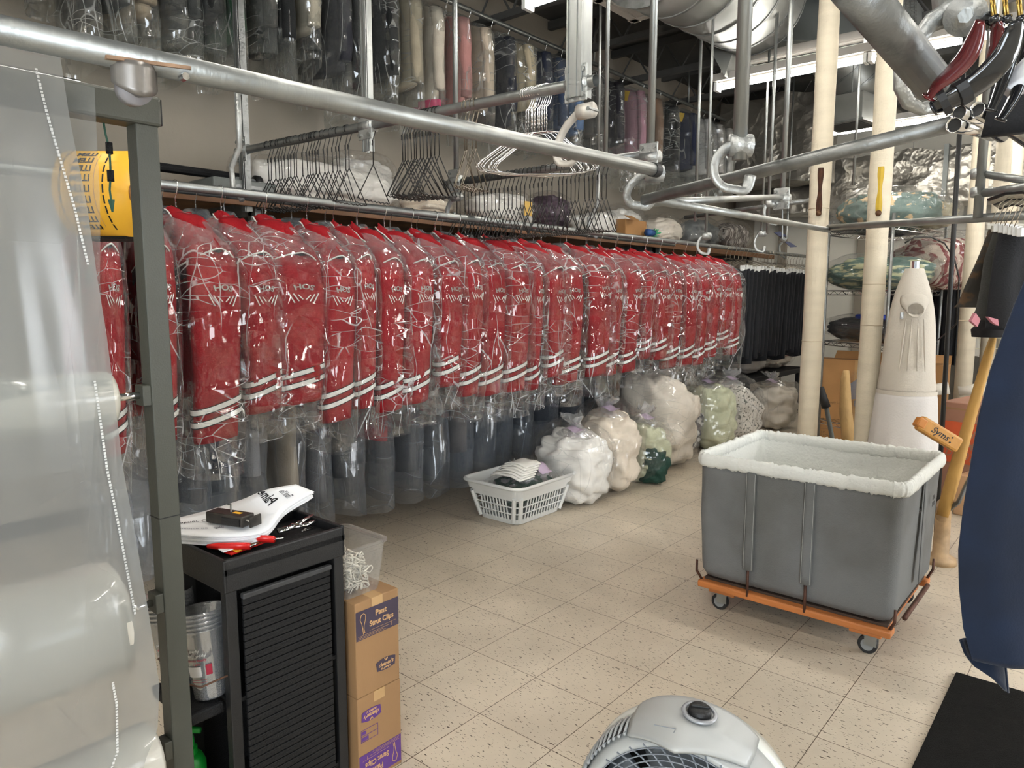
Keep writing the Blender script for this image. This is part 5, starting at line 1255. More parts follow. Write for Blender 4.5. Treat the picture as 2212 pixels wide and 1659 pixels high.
# stapler / tacker box on the papers
sp = at(500, 1120, z=BT+.035); Rz = Matrix.Rotation(radians(48), 3, 'Z')
u1 = (at(568, 1130, z=BT+.03)-at(440, 1110, z=BT+.03)).normalized(); ang = math.atan2(u1.y, u1.x); Rz = Matrix.Rotation(ang, 3, 'Z')
t = thing('tape_gun', 'worn dark metal label tacker lying on the invoices', 'tool', sp)
dk = mat('worn_dark_metal', (.045, .04, .035), .4, .5, .5, 30)
MB().box(sp+Rz @ V((-.005, 0, .002)), (.125, .045, .030), Rz).build('tool_body', dk, t, world=True, bevel=.004)
MB().box(sp+Rz @ V((.02, -.0235, .0)), (.06, .003, .018), Rz).build('tool_opening', blackp, t, world=True)
MB().box(sp+Rz @ V((.02, .002, .0165)), (.026, .012, .002), Rz).build('yellow_label', ym, t, world=True)
MB().box(sp+Rz @ V((.080, 0, .004)), (.006, .04, .028), Rz).build('end_plate', dk, t, world=True, bevel=.002)
for s in (-.012, .012): MB().tube([sp+Rz @ V((.058, s, .006)), sp+Rz @ V((.078, s, .006))], .003, 8).build('guide_pin', chrome, t, world=True)
MB().tube([sp+Rz @ V((.0, 0, .017)), sp+Rz @ V((-.012, .012, .034)), sp+Rz @ V((-.03, .02, .028))], .0022, 6).build('lever', galvd, t, world=True, smooth=True)
# two red handled seam rippers and a tag booklet
for k, (a, b, c_) in enumerate((((500, 1160), (592, 1165), (612, 1162)), ((448, 1180), (540, 1180), (562, 1172)))):
    A_, B_, C_ = at(*a, z=TZ+.028-.006*k), at(*b, z=TZ+.028-.006*k), at(*c_, z=TZ+.028-.006*k)
    t = thing('thread_snips', ['red handled snips nearest the paper stack', 'red handled snips lying on the small tag booklet'][k], 'snips', A_)
    MB().tube([A_, A_.lerp(B_, .25), A_.lerp(B_, .7), B_], [.006, .011, .012, .011], 12, flat=.75).build('red_handle', redp, t, world=True, smooth=True)
    MB().tube([A_+V((.008, .02, -.002)), A_.lerp(B_, .5)+V((.004, .01, 0)), B_], [.004, .008, .008], 10, flat=.7).build('red_handle', redp, t, world=True, smooth=True)
    MB().tube([B_, C_], [.003, .0016], 8).build('steel_blade', chrome, t, world=True, smooth=True)
t = thing('tag_booklet', 'small red, white and yellow tag booklet at the cabinet corner', 'booklet', at(510, 1190, z=TZ+.012))
for k, (m_, P_) in enumerate(((redp, ((478, 1192), (560, 1165), (575, 1172), (500, 1200))), (ym, ((500, 1188), (566, 1166), (566, 1172), (510, 1194))), (paper, ((470, 1186), (548, 1162), (560, 1170), (482, 1194))))):
    pts = [at(*q_, z=TZ+.008+.004*k) for q_ in P_]; MB().loft([pts, [q_+V((0, 0, .003)) for q_ in pts]]).build('card_leaf', m_, t, world=True)
# chrome hole punch
a_, b_ = at(600, 1148, z=TZ+.016), at(690, 1122, z=TZ+.02)
t = thing('hole_punch', 'chrome hand hole punch on the cabinet top', 'hole punch', a_)
MB().tube([a_, a_.lerp(b_, .35)], .008, 12, flat=.6).build('punch_jaw', chrome, t, world=True, smooth=True, )
MB().tube([a_.lerp(b_, .33), a_.lerp(b_, .6)+V((-.012, .005, .004)), b_+V((-.03, .0, .006))], [.006, .006, .005], 10, flat=.6).build('punch_handle', chrome, t, world=True, smooth=True)
MB().tube([a_.lerp(b_, .33), a_.lerp(b_, .65)+V((.010, -.004, 0)), b_], [.006, .006, .005], 10, flat=.6).build('punch_handle', chrome, t, world=True, smooth=True)
MB().tube([a_.lerp(b_, .35)+V((0, 0, .010)), a_.lerp(b_, .35)-V((0, 0, .008))], .004, 8).build('pivot', chrome, t, world=True)
t = thing('safety_pin', 'small steel safety pin beside the hole punch', 'pin', at(668, 1140, z=TZ+.003))
MB().tube([at(652, 1146, z=TZ+.004), at(668, 1139, z=TZ+.005), at(694, 1130, z=TZ+.004), at(670, 1142, z=TZ+.004), at(652, 1148, z=TZ+.004)], .0009, 6).build('pin_wire', chrome, t, world=True, smooth=True)

# ------------------------------------------------------------------ strut clip boxes and the clip bin
KX = 1.215; KY0, KY1 = -1.112, -.955
topz = at(858, 1270, x=KX).z; midz = at(858, 1468, x=KX).z
def logo(t, c, flip, m):
    s = -1 if flip else 1
    fr_ = frame(c, V((0, s, 0)), V((0, 0, s)))
    mb = MB(); pl = []
    for k in range(13): f = k/12; pl.append((-.036+.072*f, .013+.007*sin(pi*f)))
    for k in range(13): f = k/12; pl.append((.033-.066*f, -.013-.004*sin(pi*f)))
    mb.prism(pl, 0, .0006, lambda q: fr_(V((q.x, q.y, q.z)))); mb.build('logo_patch', m, t, world=True)
    text("cleaner's", .0165, 'logo_lettering', tan_ink, t, lambda q: fr_(V((q.x, q.y+.002, q.z+.0008))), .0002, .0005, shear=.2, sx=.95)
    text("SUPPLY", .0075, 'logo_lettering', tan_ink, t, lambda q: fr_(V((q.x, q.y-.0105, q.z+.0008))), .0002, .0003, sx=1.5)
    mb = MB()
    for a in (-.5, .0, .5): mb.tube([fr_(V((.0+.003*a, .011, .001))), fr_(V((.012*a, .0185, .001)))], .0012, 5)
    mb.build('logo_figure', tan_ink, t, world=True)
def strut_label(t, zc_, flip, m, h=.085, w_=.146):
    s = -1 if flip else 1; c = V((KX+.0008, (KY0+KY1)/2, zc_)); fr_ = frame(c, V((0, s, 0)), V((0, 0, s)))
    mb = MB(); mb.prism([(-w_/2-.004, -h/2), (w_/2+.004, -h/2), (w_/2+.004, h/2), (-w_/2-.004, h/2)], 0, .0005, fr_); mb.build('printed_panel', m, t, world=True)
    text("Pant", .0235, 'box_lettering', tan_ink, t, lambda q: fr_(V((q.x+.012, q.y+.020, q.z+.0008))), .0002, .0006)
    text("Strut Clips", .0225, 'box_lettering', tan_ink, t, lambda q: fr_(V((q.x+.014, q.y-.006, q.z+.0008))), .0002, .0006, sx=.9)
    lp_ = [(-.052, -.028), (-.054, -.012), (-.057, .004), (-.063, .018), (-.058, .031), (-.050, .033), (-.043, .027), (-.044, .014), (-.049, 0), (-.050, -.012), (-.047, -.026)]
    MB().tube([fr_(V((a, b, .001))) for a, b in lp_], .0011, 6).build('clip_drawing', tan_ink, t, world=True, smooth=True)
    mb = MB()
    for k, ww in enumerate((.11, .09, .10)): mb.tube([fr_(V((-.07, -.031-.004*k, .001))), fr_(V((-.07+ww, -.031-.004*k, .001)))], .0004, 4)
    mb.tube([fr_(V((-.03, -.024, .001))), fr_(V((.066, -.024, .001)))], .0004, 4); mb.tube([fr_(V((.05, -.024, .001))), fr_(V((.05, -.036, .001)))], .0004, 4)
    mb.build('fine_print', tan_ink, t, world=True)
pur2 = mat('bright_purple_print', (.10, .035, .20), .6, 0, .1, 20)
for k, (z0, z1, lb) in enumerate(((midz+.001, topz, 'upper cardboard box with a Pant Strut Clips label, beside the black cabinet'), (.0, midz, 'lower cardboard box stacked upside down, with its label inverted'))):
    t = thing('cardboard_box', lb, 'box', (1.08, (KY0+KY1)/2, z0), 0, 'strut clip boxes beside the black cabinet')
    MB().bb(KX-.24, KX, KY0, KY1+.002*k, z0, z1).build('carton', cardb, t, world=True, bevel=.003)
    MB().bb(KX-.24, KX+.0006, (KY0+KY1)/2-.02, (KY0+KY1)/2+.02, z1-.03, z1+.0006).build('packing_tape', mat('shiny_tape', (.50, .31, .14), .2), t, world=True)
    if k == 0: strut_label(t, z1-.068, False, purple); logo(t, V((KX+.001, KY1-.052, z0+.068)), False, purple)
    else:
        strut_label(t, z0+.055, True, pur2); logo(t, V((KX+.001, KY0+.048, z1-.060)), True, pur2)
        c = V((KX+.001, KY0+.04, z1-.118)); mb = MB()
        for a, b in ((-.03, .0), (.03, .0)): mb.bb(KX+.0005, KX+.001, c.y+a-.0006, c.y+a+.0006, c.z-.018, c.z+.018)
        for b in (-.018, .0, .018): mb.bb(KX+.0005, KX+.001, c.y-.03, c.y+.03, c.z+b-.0006, c.z+b+.0006)
        mb.bb(KX+.0005, KX+.001, c.y-.028, c.y-.004, c.z-.015, c.z-.004); mb.bb(KX+.0005, KX+.001, c.y-.028, c.y-.012, c.z+.004, c.z+.014)
        mb.build('shipping_marks', pur2, t, world=True)
t = thing('clip_bin', 'frosted clear plastic bin half full of white clips, on the upper box', 'bin', (1.10, -1.04, topz))
frost = film('frosted_plastic', .13, (.97, .97, .97), .5, 4, .1, (1, 1, 1), .2, (.80, .82, .82), .0, .01, .01)
bcx, bcy = 1.095, -1.052
hh = at(826, 1163, x=1.19).z-topz
R_ = [rr_ring(.082, .062, topz+.002, .02, 6, (bcx, bcy)), rr_ring(.086, .066, topz+.02, .022, 6, (bcx, bcy)), rr_ring(.100, .078, topz+hh-.01, .024, 6, (bcx, bcy)), rr_ring(.106, .084, topz+hh-.008, .024, 6, (bcx, bcy)), rr_ring(.106, .084, topz+hh, .024, 6, (bcx, bcy)), rr_ring(.100, .078, topz+hh, .024, 6, (bcx, bcy))]
MB().loft(R_, True, False).build('bin_shell', frost, t, world=True, smooth=False)
clipm = mat('ivory_clip_plastic', (.78, .72, .60), .4, 0, .05, 20)
def clip_mb():
    mb = MB(); P = [V((.004, -.022, 0)), V((.003, -.006, .001)), V((.010, .008, 0)), V((.007, .020, 0)), V((0, .024, 0)), V((-.007, .020, 0)), V((-.010, .008, 0)), V((-.003, -.006, .001)), V((-.004, -.022, 0))]
    mb.tube(P, .0018, 5, flat=1.6); return mb
cp = clip_mb().build('strut_clip', clipm, smooth=True); cp['label'] = 'white looped strut clip in the frosted bin'; cp['category'] = 'clip'; cp['group'] = 'white strut clips in the frosted bin'
for i in range(120):
    o = cp if i == 0 else cp.copy()
    if i: col.objects.link(o)
    zz = random.uniform(.012, .10); o.location = (bcx+random.uniform(-.062, .062), bcy+random.uniform(-.045, .045), topz+zz); o.rotation_euler = (random.uniform(0, 6), random.uniform(0, 6), random.uniform(0, 6))

# ------------------------------------------------------------------ floor fan at the bottom edge
fc = at(1480, 1800, d=1.60); fc.z = .262
fax = (-fw*.80-rt*.38); fax.z = 0; fax = fax.normalized(); fax = (fax*cos(.06)+V((0, 0, 1))*sin(.06)).normalized()
fsd = V((0, 0, 1)).cross(fax).normalized(); fup = fax.cross(fsd).normalized()
Rf = Matrix((fsd, fup, fax)).transposed()
t = thing('floor_fan', 'light grey and white floor fan with a black speed knob, at the bottom edge', 'fan', (fc.x, fc.y, 0))
fanm = mat('light_grey_fan_plastic', (.42, .43, .42), .35, 0, .02, 3); fanm2 = mat('white_fan_plastic', (.66, .67, .62), .22, 0, .02, 3, coat=.3); fang = mat('mid_grey_fan_plastic', (.22, .24, .27), .4, 0, .03, 3)
RF = .235
F_ = lambda x, y, z: fc+Rf @ V((x, y, z))
def fl_(prof, name, m, n=64, **k): return MB().lathe(prof, n, fc, Rf, cap=False).build(name, m, t, world=True, smooth=True, **k)
fl_([(RF*.86, .085), (RF*.91, .082), (RF*.96, .06), (RF*1.0, .0), (RF*1.0, -.03)], 'front_housing', fanm, solid=.004)
fl_([(RF*.985, -.022), (RF*1.02, -.028), (RF*1.02, -.055), (RF*.97, -.095), (RF*.86, -.12), (RF*.7, -.13)], 'rear_shell', fanm2, solid=.004)
# side vents of the housing
mb = MB()
for k in range(15):
    a = radians(123+3.7*k); rr0 = RF+.004
    mb.tube([F_(cos(a)*rr0, sin(a)*rr0, -.012), F_(cos(a)*(rr0+.002), sin(a)*(rr0+.002), .03), F_(cos(a)*(rr0-.006), sin(a)*(rr0-.006), .07)], .0035, 6)
mb.build('side_vent_ribs', mat('pale_rib_plastic', (.36, .37, .37), .4), t, world=True, smooth=True)
mb = MB(); mb.grid(lambda u, v: F_(cos(radians(122+56*u))*(RF+.0015), sin(radians(122+56*u))*(RF+.0015), -.012+.08*v), 20, 2); mb.build('vent_recess', rubber, t, world=True)
# front grille: rings and curved blades
mb = MB()
for r_ in [RF*(.26+.055*i) for i in range(12)]: mb.tube([F_(cos(2*pi*k/64)*r_, sin(2*pi*k/64)*r_, .085+.012*(1-(r_/RF)**2)) for k in range(65)], .0017, 5)
for k in range(40):
    a = 2*pi*k/40; mb.tube([F_(cos(a+q_*.55)*RF*(.24+.66*q_), sin(a+q_*.55)*RF*(.24+.66*q_), .097-.012*q_) for q_ in [i/6 for i in range(7)]], .0022, 5)
mb.build('front_grille', fang, t, world=True, smooth=True)
fl_([(.001, .105), (RF*.2, .102), (RF*.25, .09), (RF*.25, .08)], 'grille_hub', fanm)
bl_ = MB()
for k in range(5):
    a0 = 2*pi*k/5
    bl_.grid(lambda u, v: F_(cos(a0+u*.9-.1*v)*RF*(.2+.62*v), sin(a0+u*.9-.1*v)*RF*(.2+.62*v), .0+.045*u), 8, 6)
bl_.build('fan_blades', mat('dark_grey_blade', (.07, .08, .09), .4), t, world=True, smooth=True, solid=.002)
fl_([(RF*.96, .02), (RF*.94, -.06), (RF*.6, -.10), (.001, -.105)], 'inner_well', rubber)
# control wedge on top with the knob
def wedge(u, v):
    a = radians(55+66*u); z = -.045+.185*v
    r_ = RF+.006+.020*(1-v)*(1-(2*u-1)**4)*.6-.035*max(0, v-.62)
    a += radians(0); zz = -.045+(.185-.075*abs(2*u-1.1)**1.0)*v
    return F_(cos(a)*r_, sin(a)*r_, zz)
MB().grid(wedge, 24, 14).build('control_panel', fanm, t, world=True, smooth=True, solid=.008)
for a1_, a2_ in ((55, 22),):
    MB().grid(lambda u, v: F_(cos(radians(a1_+(a2_-a1_)*v))*(RF+.004-.02*v-.035*u), sin(radians(a1_+(a2_-a1_)*v))*(RF+.004-.02*v-.035*u), .085+.012*u-.01*v), 4, 10).build('grille_brow', fang if a2_ < 50 else fanm, t, world=True, smooth=True, solid=.006)
ka = radians(85); kc = F_(cos(ka)*(RF+.023), sin(ka)*(RF+.023), .018); kn = (Rf @ V((cos(ka), sin(ka), .12))).normalized()
kq = kn.to_track_quat('Z', 'Y').to_matrix()
MB().lathe([(.030, 0), (.0365, .0), (.0375, .003), (.036, .005), (.029, .005)], 40, kc, kq, cap=False).build('dial_ring', mat('dial_silver', (.33, .34, .36), .3, .4), t, world=True, smooth=True, solid=.002)
ko = MB().lathe([(.001, .016), (.020, .016), (.0235, .012), (.025, .002), (.025, -.002)], 36, kc, kq, cap=False).build('speed_knob', blackp, t, world=True, smooth=True)
MB().box(kc+kq @ V((0, 0, .017)), (.007, .040, .007), kq @ Matrix.Rotation(.9, 3, 'Z')).build('knob_grip', blackp, ko, world=True, bevel=.002)
for k, (s_, a) in enumerate((('0', 1.9), ('1', 1.2), ('2', .45), ('3', -.25))): text(s_, .007, 'dial_mark', fanm2, t, lambda q, a=a: kc+kq @ V((cos(a)*.033+q.x, sin(a)*.033+q.y, .0055+q.z)), .0002)
nb = F_(cos(radians(98))*(RF+.012), sin(radians(98))*(RF+.012), .085)
MB().tube([nb+Rf @ V((-.025, -.001, 0)), nb+Rf @ V((.02, .001, -.002)), nb+Rf @ V((.02, .0, .012))], .0009, 4).build('badge_outline', fang, t, world=True)
# stand
for s in (-1, 1):
    MB().tube([F_(s*RF*1.02, 0, 0), V((F_(s*RF*1.0, -.1, 0).x, F_(s*RF*1.0, -.1, 0).y, .03))], [.014, .018], 12).build('stand_arm', fanm2, t, world=True, smooth=True)
    b_ = F_(s*RF*.9, 0, 0); d_ = V((fax.x, fax.y, 0)).normalized()
    MB().tube([V((b_.x, b_.y, .018))-d_*.14, V((b_.x, b_.y, .018))+d_*.14], .017, 12).build('foot', fanm2, t, world=True, smooth=True)

# ------------------------------------------------------------------ mat on the floor at lower right
matp = [at(2088, 1457, z=.0), at(1993, 1662, z=0.), at(1930, 1860, z=0), at(2600, 1860, z=0), at(2600, 1440, z=0)]
t = thing('floor_mat', 'black anti fatigue mat on the floor at the lower right corner', 'mat', matp[0])
mx0, my0 = 2.385, .735
mbx = MB().bb(mx0+.02, mx0+.65, -.95, my0, 0, .014)
mbx.build('mat_sheet', mat('black_mat_rubber', (.005, .0045, .004), .95, 0, .3, 30, .6, 300, spec=.2), t, world=True, bevel=.004)

# ------------------------------------------------------------------ navy garment hanging close at the right
def drape(name, label, cat, P, d, m, depth=.10, so=0, folds=.02, part='cloth_body'):
    """garment hanging free: left outline from points down the picture, body runs off to the right"""
    L_ = [at(px, py, d=d) for px, py in P]; t = thing(name, label, cat, L_[0])
    rings = []
    for i in range((len(L_)-1)*6+1):
        f = i/6; k = min(int(f), len(L_)-2); g = f-k; a = L_[k].lerp(L_[k+1], g); ring = []
        w_ = .46
        for j in range(48):
            an = 2*pi*j/48; x = (1-cos(an))/2*w_; y = sin(an)*depth*(.5+.5*min(1, i/10))
            y += (nz(x*11+so, a.z*1.2, 3)*folds*1.6+sin(x*42+so+nz(a.z, so)*2)*folds*.6)*min(1, i/8)*(1 if sin(an) < 0 else .5)
            ring.append(a+rt*x+V((fw.x, fw.y, 0)).normalized()*(y*.5)+V((0, 0, 1))*nz(x*4, so, 1)*.01)
        rings.append(ring)
    MB().loft(rings, True, True).build(part, m, t, world=True, smooth=True)
    return t, L_
navy = mat('navy_wool', (.003, .010, .030), .95, 0, .25, 9, .12, 220, sheen=.15)
P = [(2260, 500), (2212, 610), (2176, 700), (2140, 800), (2115, 900), (2098, 1000), (2082, 1100), (2072, 1190), (2074, 1270), (2084, 1360), (2104, 1430)]
t, L_ = drape('navy_coat', 'long navy blue coat hanging at the right edge', 'coat', P, 1.75, navy, .07, 2)
# hem dipping to the lower right
P2 = [(2104, 1425), (2130, 1460), (2160, 1478), (2196, 1512), (2203, 1516)]
c_ = [at(px, py, d=1.76) for px, py in P2]; base_ = V((fw.x, fw.y, 0)).normalized()
mb = MB(); topn = [at(px, 1405, d=1.76)+base_*.02 for px, py in P2]
mb.grid(lambda u, v: topn[min(3, int(u*4))].lerp(topn[min(3, int(u*4))+1], u*4-min(3, int(u*4))).lerp(c_[min(3, int(u*4))].lerp(c_[min(3, int(u*4))+1], u*4-min(3, int(u*4))), v)+base_*(.035+.01*sin(u*9)), 16, 8)
mb.build('hem_point', navy, t, world=True, smooth=True, solid=.006)
# coats hanging behind it
plaidm = mat('brown_plaid_wool', (.035, .030, .024), .9, 0, .2, 3, .4, 160, c2=(.10, .055, .025), stretch=(7, 7, 7), c2pos=(.48, .62))
charc = mat('charcoal_wool', (.045, .045, .040), .9, 0, .2, 9, .4, 160)
def coat(label, m, P, d, zhem_px, w_=.44, so=0):
    L_ = [at(px, py, d=d) for px, py in P]; t = thing('hanging_coat', label, 'coat', L_[0], 0, 'dark coats on the right hand rail')
    rings = []; nst = (len(L_)-1)*5
    for i in range(nst+1):
        f = i/5; k = min(int(f), len(L_)-2); g = f-k; a = L_[k].lerp(L_[k+1], g); ring = []; ww = w_*(.25+.75*min(1, i/6))
        for j in range(40):
            an = 2*pi*j/40; x = (1-cos(an))/2*ww; y = sin(an)*.05; y += nz(x*12+so, a.z*2, 3)*.02*min(1, i/6)
            ring.append(a+rt*x+base_*y)
        rings.append(ring)
    MB().loft(rings, True, True).build('coat_body', m, t, world=True, smooth=True)
    top = L_[0]+rt*w_*.12
    MB().tube([top+V((0, 0, -.01)), top+V((.0, 0, .06)), top+rt*.02+V((0, 0, .10))], .002, 6).build('hanger_hook', brasswire, t, world=True, smooth=True)
    MB().box(top+rt*.05+V((0, 0, .012)), (.22, .012, .03), Matrix.Rotation(-YAW, 3, 'Z')).build('hanger_bar', mat('white_clip_hanger', (.55, .52, .44), .5), t, world=True, bevel=.004)
    return t
coat('brown plaid coat with a flared hem, left of the dark coats at right', plaidm, [(2140, 495), (2112, 560), (2090, 610), (2072, 655), (2064, 664)], 3.5, 670, .30, 1)
coat('charcoal tweed coat between the plaid coat and the black one', charc, [(2150, 500), (2128, 560), (2118, 620), (2108, 670), (2095, 692)], 3.35, 690, .34, 4)
coat('black coat nearest the navy coat on the right hand rail', blackc, [(2160, 502), (2146, 560), (2138, 620), (2132, 680), (2130, 712)], 3.2, 712, .42, 6)
coat('small black garment with a pink cuff under the dark coats', mat('black_velvet', (.012, .010, .011), .9), [(2125, 680), (2112, 700), (2100, 712), (2102, 728)], 3.45, 730, .16, 8)
t = thing('pink_cloth', 'pink cloth corner showing below the dark coats at right', 'cloth', at(2110, 700, d=3.3))
pk = mat('pink_cloth_weave', (.50, .20, .24), .8)
for P_ in (((2098, 694), (2108, 676), (2118, 690), (2112, 706)), ((2134, 684), (2156, 690), (2158, 704), (2146, 698))):
    q_ = [at(*c, d=3.15) for c in P_]; MB().loft([q_, [c+base_*.02 for c in q_]]).build('cloth_fold', pk, t, world=True)
# white hangers stacked on the rail above the coats
for k in range(7):
    dd = 3.15+.04*k; a = at(2135+4*k, 432+3*k, d=dd); b = at(2240, 452+4*k, d=dd-.3); c = at(2212, 415+5*k, d=dd-.2)
    t = thing('wooden_hanger' if k % 2 else 'plastic_hanger', 'pale hanger lying in the stack above the dark coats, %s from the top' % ORD[k], 'hanger', a, 0, 'pale hangers stacked above the dark coats')
    MB().tube([a, a.lerp(c, .5)+V((0, 0, .012)), c, b], .008, 8, flat=.6).build('hanger_arm', mat('pale_hanger', (.60, .56, .46), .45) if k % 3 else blackp, t, world=True, smooth=True)
    MB().tube([c, c+V((0, 0, .04)), c+rt*.02+V((0, 0, .06)), c+rt*.04+V((0, 0, .04))], .002, 6).build('hanger_hook', brasswire, t, world=True, smooth=True)
for k in range(6):
    a = at(2155+10*k, 492+2*k, d=3.1-.03*k)
    t = thing('clip_hanger', 'wire hanger with white clips in the row over the black coat, %s from the left' % ORD[k], 'hanger', a, 0, 'white clip hangers over the black coat')
    MB().tube([a+rt*-.03+V((0, 0, .02)), a+V((0, 0, .10)), a+rt*.04+V((0, 0, .13))], .002, 6).build('wire_frame', brasswire, t, world=True, smooth=True)
    for s in (0, .03): MB().box(a+rt*s, (.022, .02, .035), Matrix.Rotation(-YAW+.4, 3, 'Z')).build('clip', whitep, t, world=True, bevel=.002)

# ------------------------------------------------------------------ glossy dark hangers at the top right
oxb = mat('oxblood_plastic', (.10, .012, .014), .12, 0, .1, 5, coat=.6); glb = mat('gloss_black_plastic', (.012, .013, .015), .10, 0, .1, 5, coat=.6)
def big_hanger(label, P, d0, d1, m, w0, w1):
    n_ = len(P); L_ = [at(*p_, d=d0+(d1-d0)*i/(n_-1)) for i, p_ in enumerate(P)]
    t = thing('moulded_hanger', label, 'hanger', L_[0], 0, 'dark moulded hangers at the top right')
    S = [crv(L_, i/24) for i in range(25)]; MB().tube(S, [w0+(w1-w0)*sin(pi*(i/24)**1.3)**1 for i in range(25)], 14, flat=.42).build('hanger_arm', m, t, world=True, smooth=True)
    MB().tube([S[0], S[0].lerp(S[1], 1.0)], [w0*1.2, w0*1.3], 12, flat=.8).build('arm_tip', m, t, world=True, smooth=True)
    return t, S
t, S = big_hanger('oxblood moulded hanger, first of the dark hangers at top right', [(2005, 212), (2025, 185), (2060, 155), (2090, 120), (2108, 80), (2118, 45)], 1.12, 1.05, oxb, .010, .023)
t, S = big_hanger('glossy black moulded hanger with rubber grips, under the oxblood one', [(2015, 235), (2040, 222), (2080, 200), (2130, 165), (2170, 120), (2188, 75), (2196, 45)], 1.12, 1.05, glb, .010, .021)
for f_ in (3, 7): MB().tube([S[f_], S[f_+2]], .021, 10, flat=.7).build('rubber_grip', rubber, t, world=True)
for k, (P, lb) in enumerate((([(2135, 140), (2150, 100), (2155, 60), (2158, 45)], 'dark brown moulded hanger standing behind the oxblood one'), ([(2140, 240), (2165, 180), (2185, 110), (2192, 60)], 'black moulded hanger, second from the right edge'), ([(2160, 260), (2195, 200), (2215, 120), (2230, 60)], 'black moulded hanger cut by the right edge of the picture'), ([(2120, 60), (2136, 45), (2150, 42), (2165, 48)], 'short dark hanger top beside the brass hooks'))):
    t, S = big_hanger(lb, P, 1.25, 1.2, glb if k else oxb, .009, .017)
for k, px in enumerate((2148, 2175, 2205)):
    t = thing('brass_hook', 'brass hanger hook at the top edge, %s from the left' % ORD[k], 'hook', at(px, 40, d=1.2), 0, 'brass hanger hooks')
    for s_ in (-3, 3): MB().tube([at(px+s_-6, -20, d=1.2), at(px+s_, 45, d=1.2)], .0022, 8).build('hook_wire', mat('brass', (.45, .30, .08), .25, .9), t, world=True, smooth=True)
    MB().tube([at(px, 36, d=1.2), at(px+1, 48, d=1.2)], .008, 12).build('hook_collar', glb, t, world=True, smooth=True)
t = thing('white_garment', 'rolled white plastic covered garment at the right edge near the dark hangers', 'garment', at(2180, 195, d=1.25))
MB().tube([at(2178, 200, d=1.25), at(2195, 182, d=1.25), at(2240, 150, d=1.2), at(2300, 110, d=1.2)], [.010, .022, .030, .034], 20).build('rolled_cloth', mat('white_sheet_cloth', (.62, .63, .66), .5, 0, .06, 10), t, world=True, smooth=True)
t = thing('dark_garment', 'dark hanging garment at the right edge below the moulded hangers', 'garment', at(2190, 230, d=1.5))
mb = MB(); mb.loft([ell(at(2195, 100, d=1.6).x, at(2195, 100, d=1.6).y, at(2195, z_, d=1.6).z, .03+.006*k, .02, 20) for k, z_ in enumerate((60, 120, 180, 250, 285))]); mb.build('cloth_body', blackc, t, world=True, smooth=True)

# ------------------------------------------------------------------ wooden press arm and stand at the right
t = thing('ironing_press_arm', 'padded wooden sleeve press arm with a crosspiece marked Syms, right of the dress form', 'press arm', at(2010, 1180, z=0))
w1 = mat('honey_wood', (.50, .24, .05), .45, 0, .15, 4, .1, 40, stretch=(4, 4, .6))
d0 = 3.55
top = at(2145, 730, d=d0); bot = at(2035, 1115, d=d0)
S = [bot.lerp(top, i/12) for i in range(13)]
MB().tube(S, [.032, .034, .035, .035, .034, .032, .030, .029, .028, .027, .026, .024, .018], 16, flat=.75).build('padded_arm', mat('canvas_wrapped_arm', (.48, .27, .07), .7, 0, .1, 8, .2, 60), t, world=True, smooth=True)
a = at(1990, 915, d=d0-.1); b = at(2065, 960, d=d0-.1); dirx = (b-a).normalized(); nrm = (-fw); upx = nrm.cross(dirx).normalized()
Rm = Matrix((dirx, upx, nrm)).transposed(); cc = (a+b)/2
MB().box(cc, ((b-a).length+.03, .075, .04), Rm).build('cross_piece', w1, t, world=True, bevel=.012)
MB().box(a-dirx*.006, (.045, .05, .045), Rm).build('end_cap', mat('orange_wood_cap', (.52, .20, .04), .4), t, world=True, bevel=.008)
text("Syms", .045, 'handwritten_name', ink, t, lambda q: cc+Rm @ V((q.x-.005, q.y, .0205+q.z)), .0003, .0004, shear=.3)
for s in (-.012, .014): MB().tube([cc+Rm @ V((.055, s, .020)), cc+Rm @ V((.055, s, .023))], .004, 8).build('screw', blackp, t, world=True)
MB().tube([at(2108, 890, d=d0-.02), at(2080, 985, d=d0), at(2058, 1060, d=d0)], .006, 8).build('spring_rod', mat('rusty_rod', (.1, .045, .03)), t, world=True, smooth=True)
MB().tube([at(2110, 1000, d=d0-.1), at(2070, 1085, d=d0-.05), at(2045, 1105, d=d0)], .013, 8, flat=.6).build('steel_lever', galvd, t, world=True, smooth=True)
b0 = at(2030, 1215, z=0.0)
MB().tube([V((b0.x, b0.y, 0)), V((b0.x, b0.y, .03)), V((b0.x, b0.y, .05)), V((b0.x, b0.y, .32)), bot], [.08, .075, .04, .035, .03], 16).build('pedestal', mat('worn_beige_paint', (.45, .30, .16), .6, 0, .3, 12), t, world=True, smooth=True)

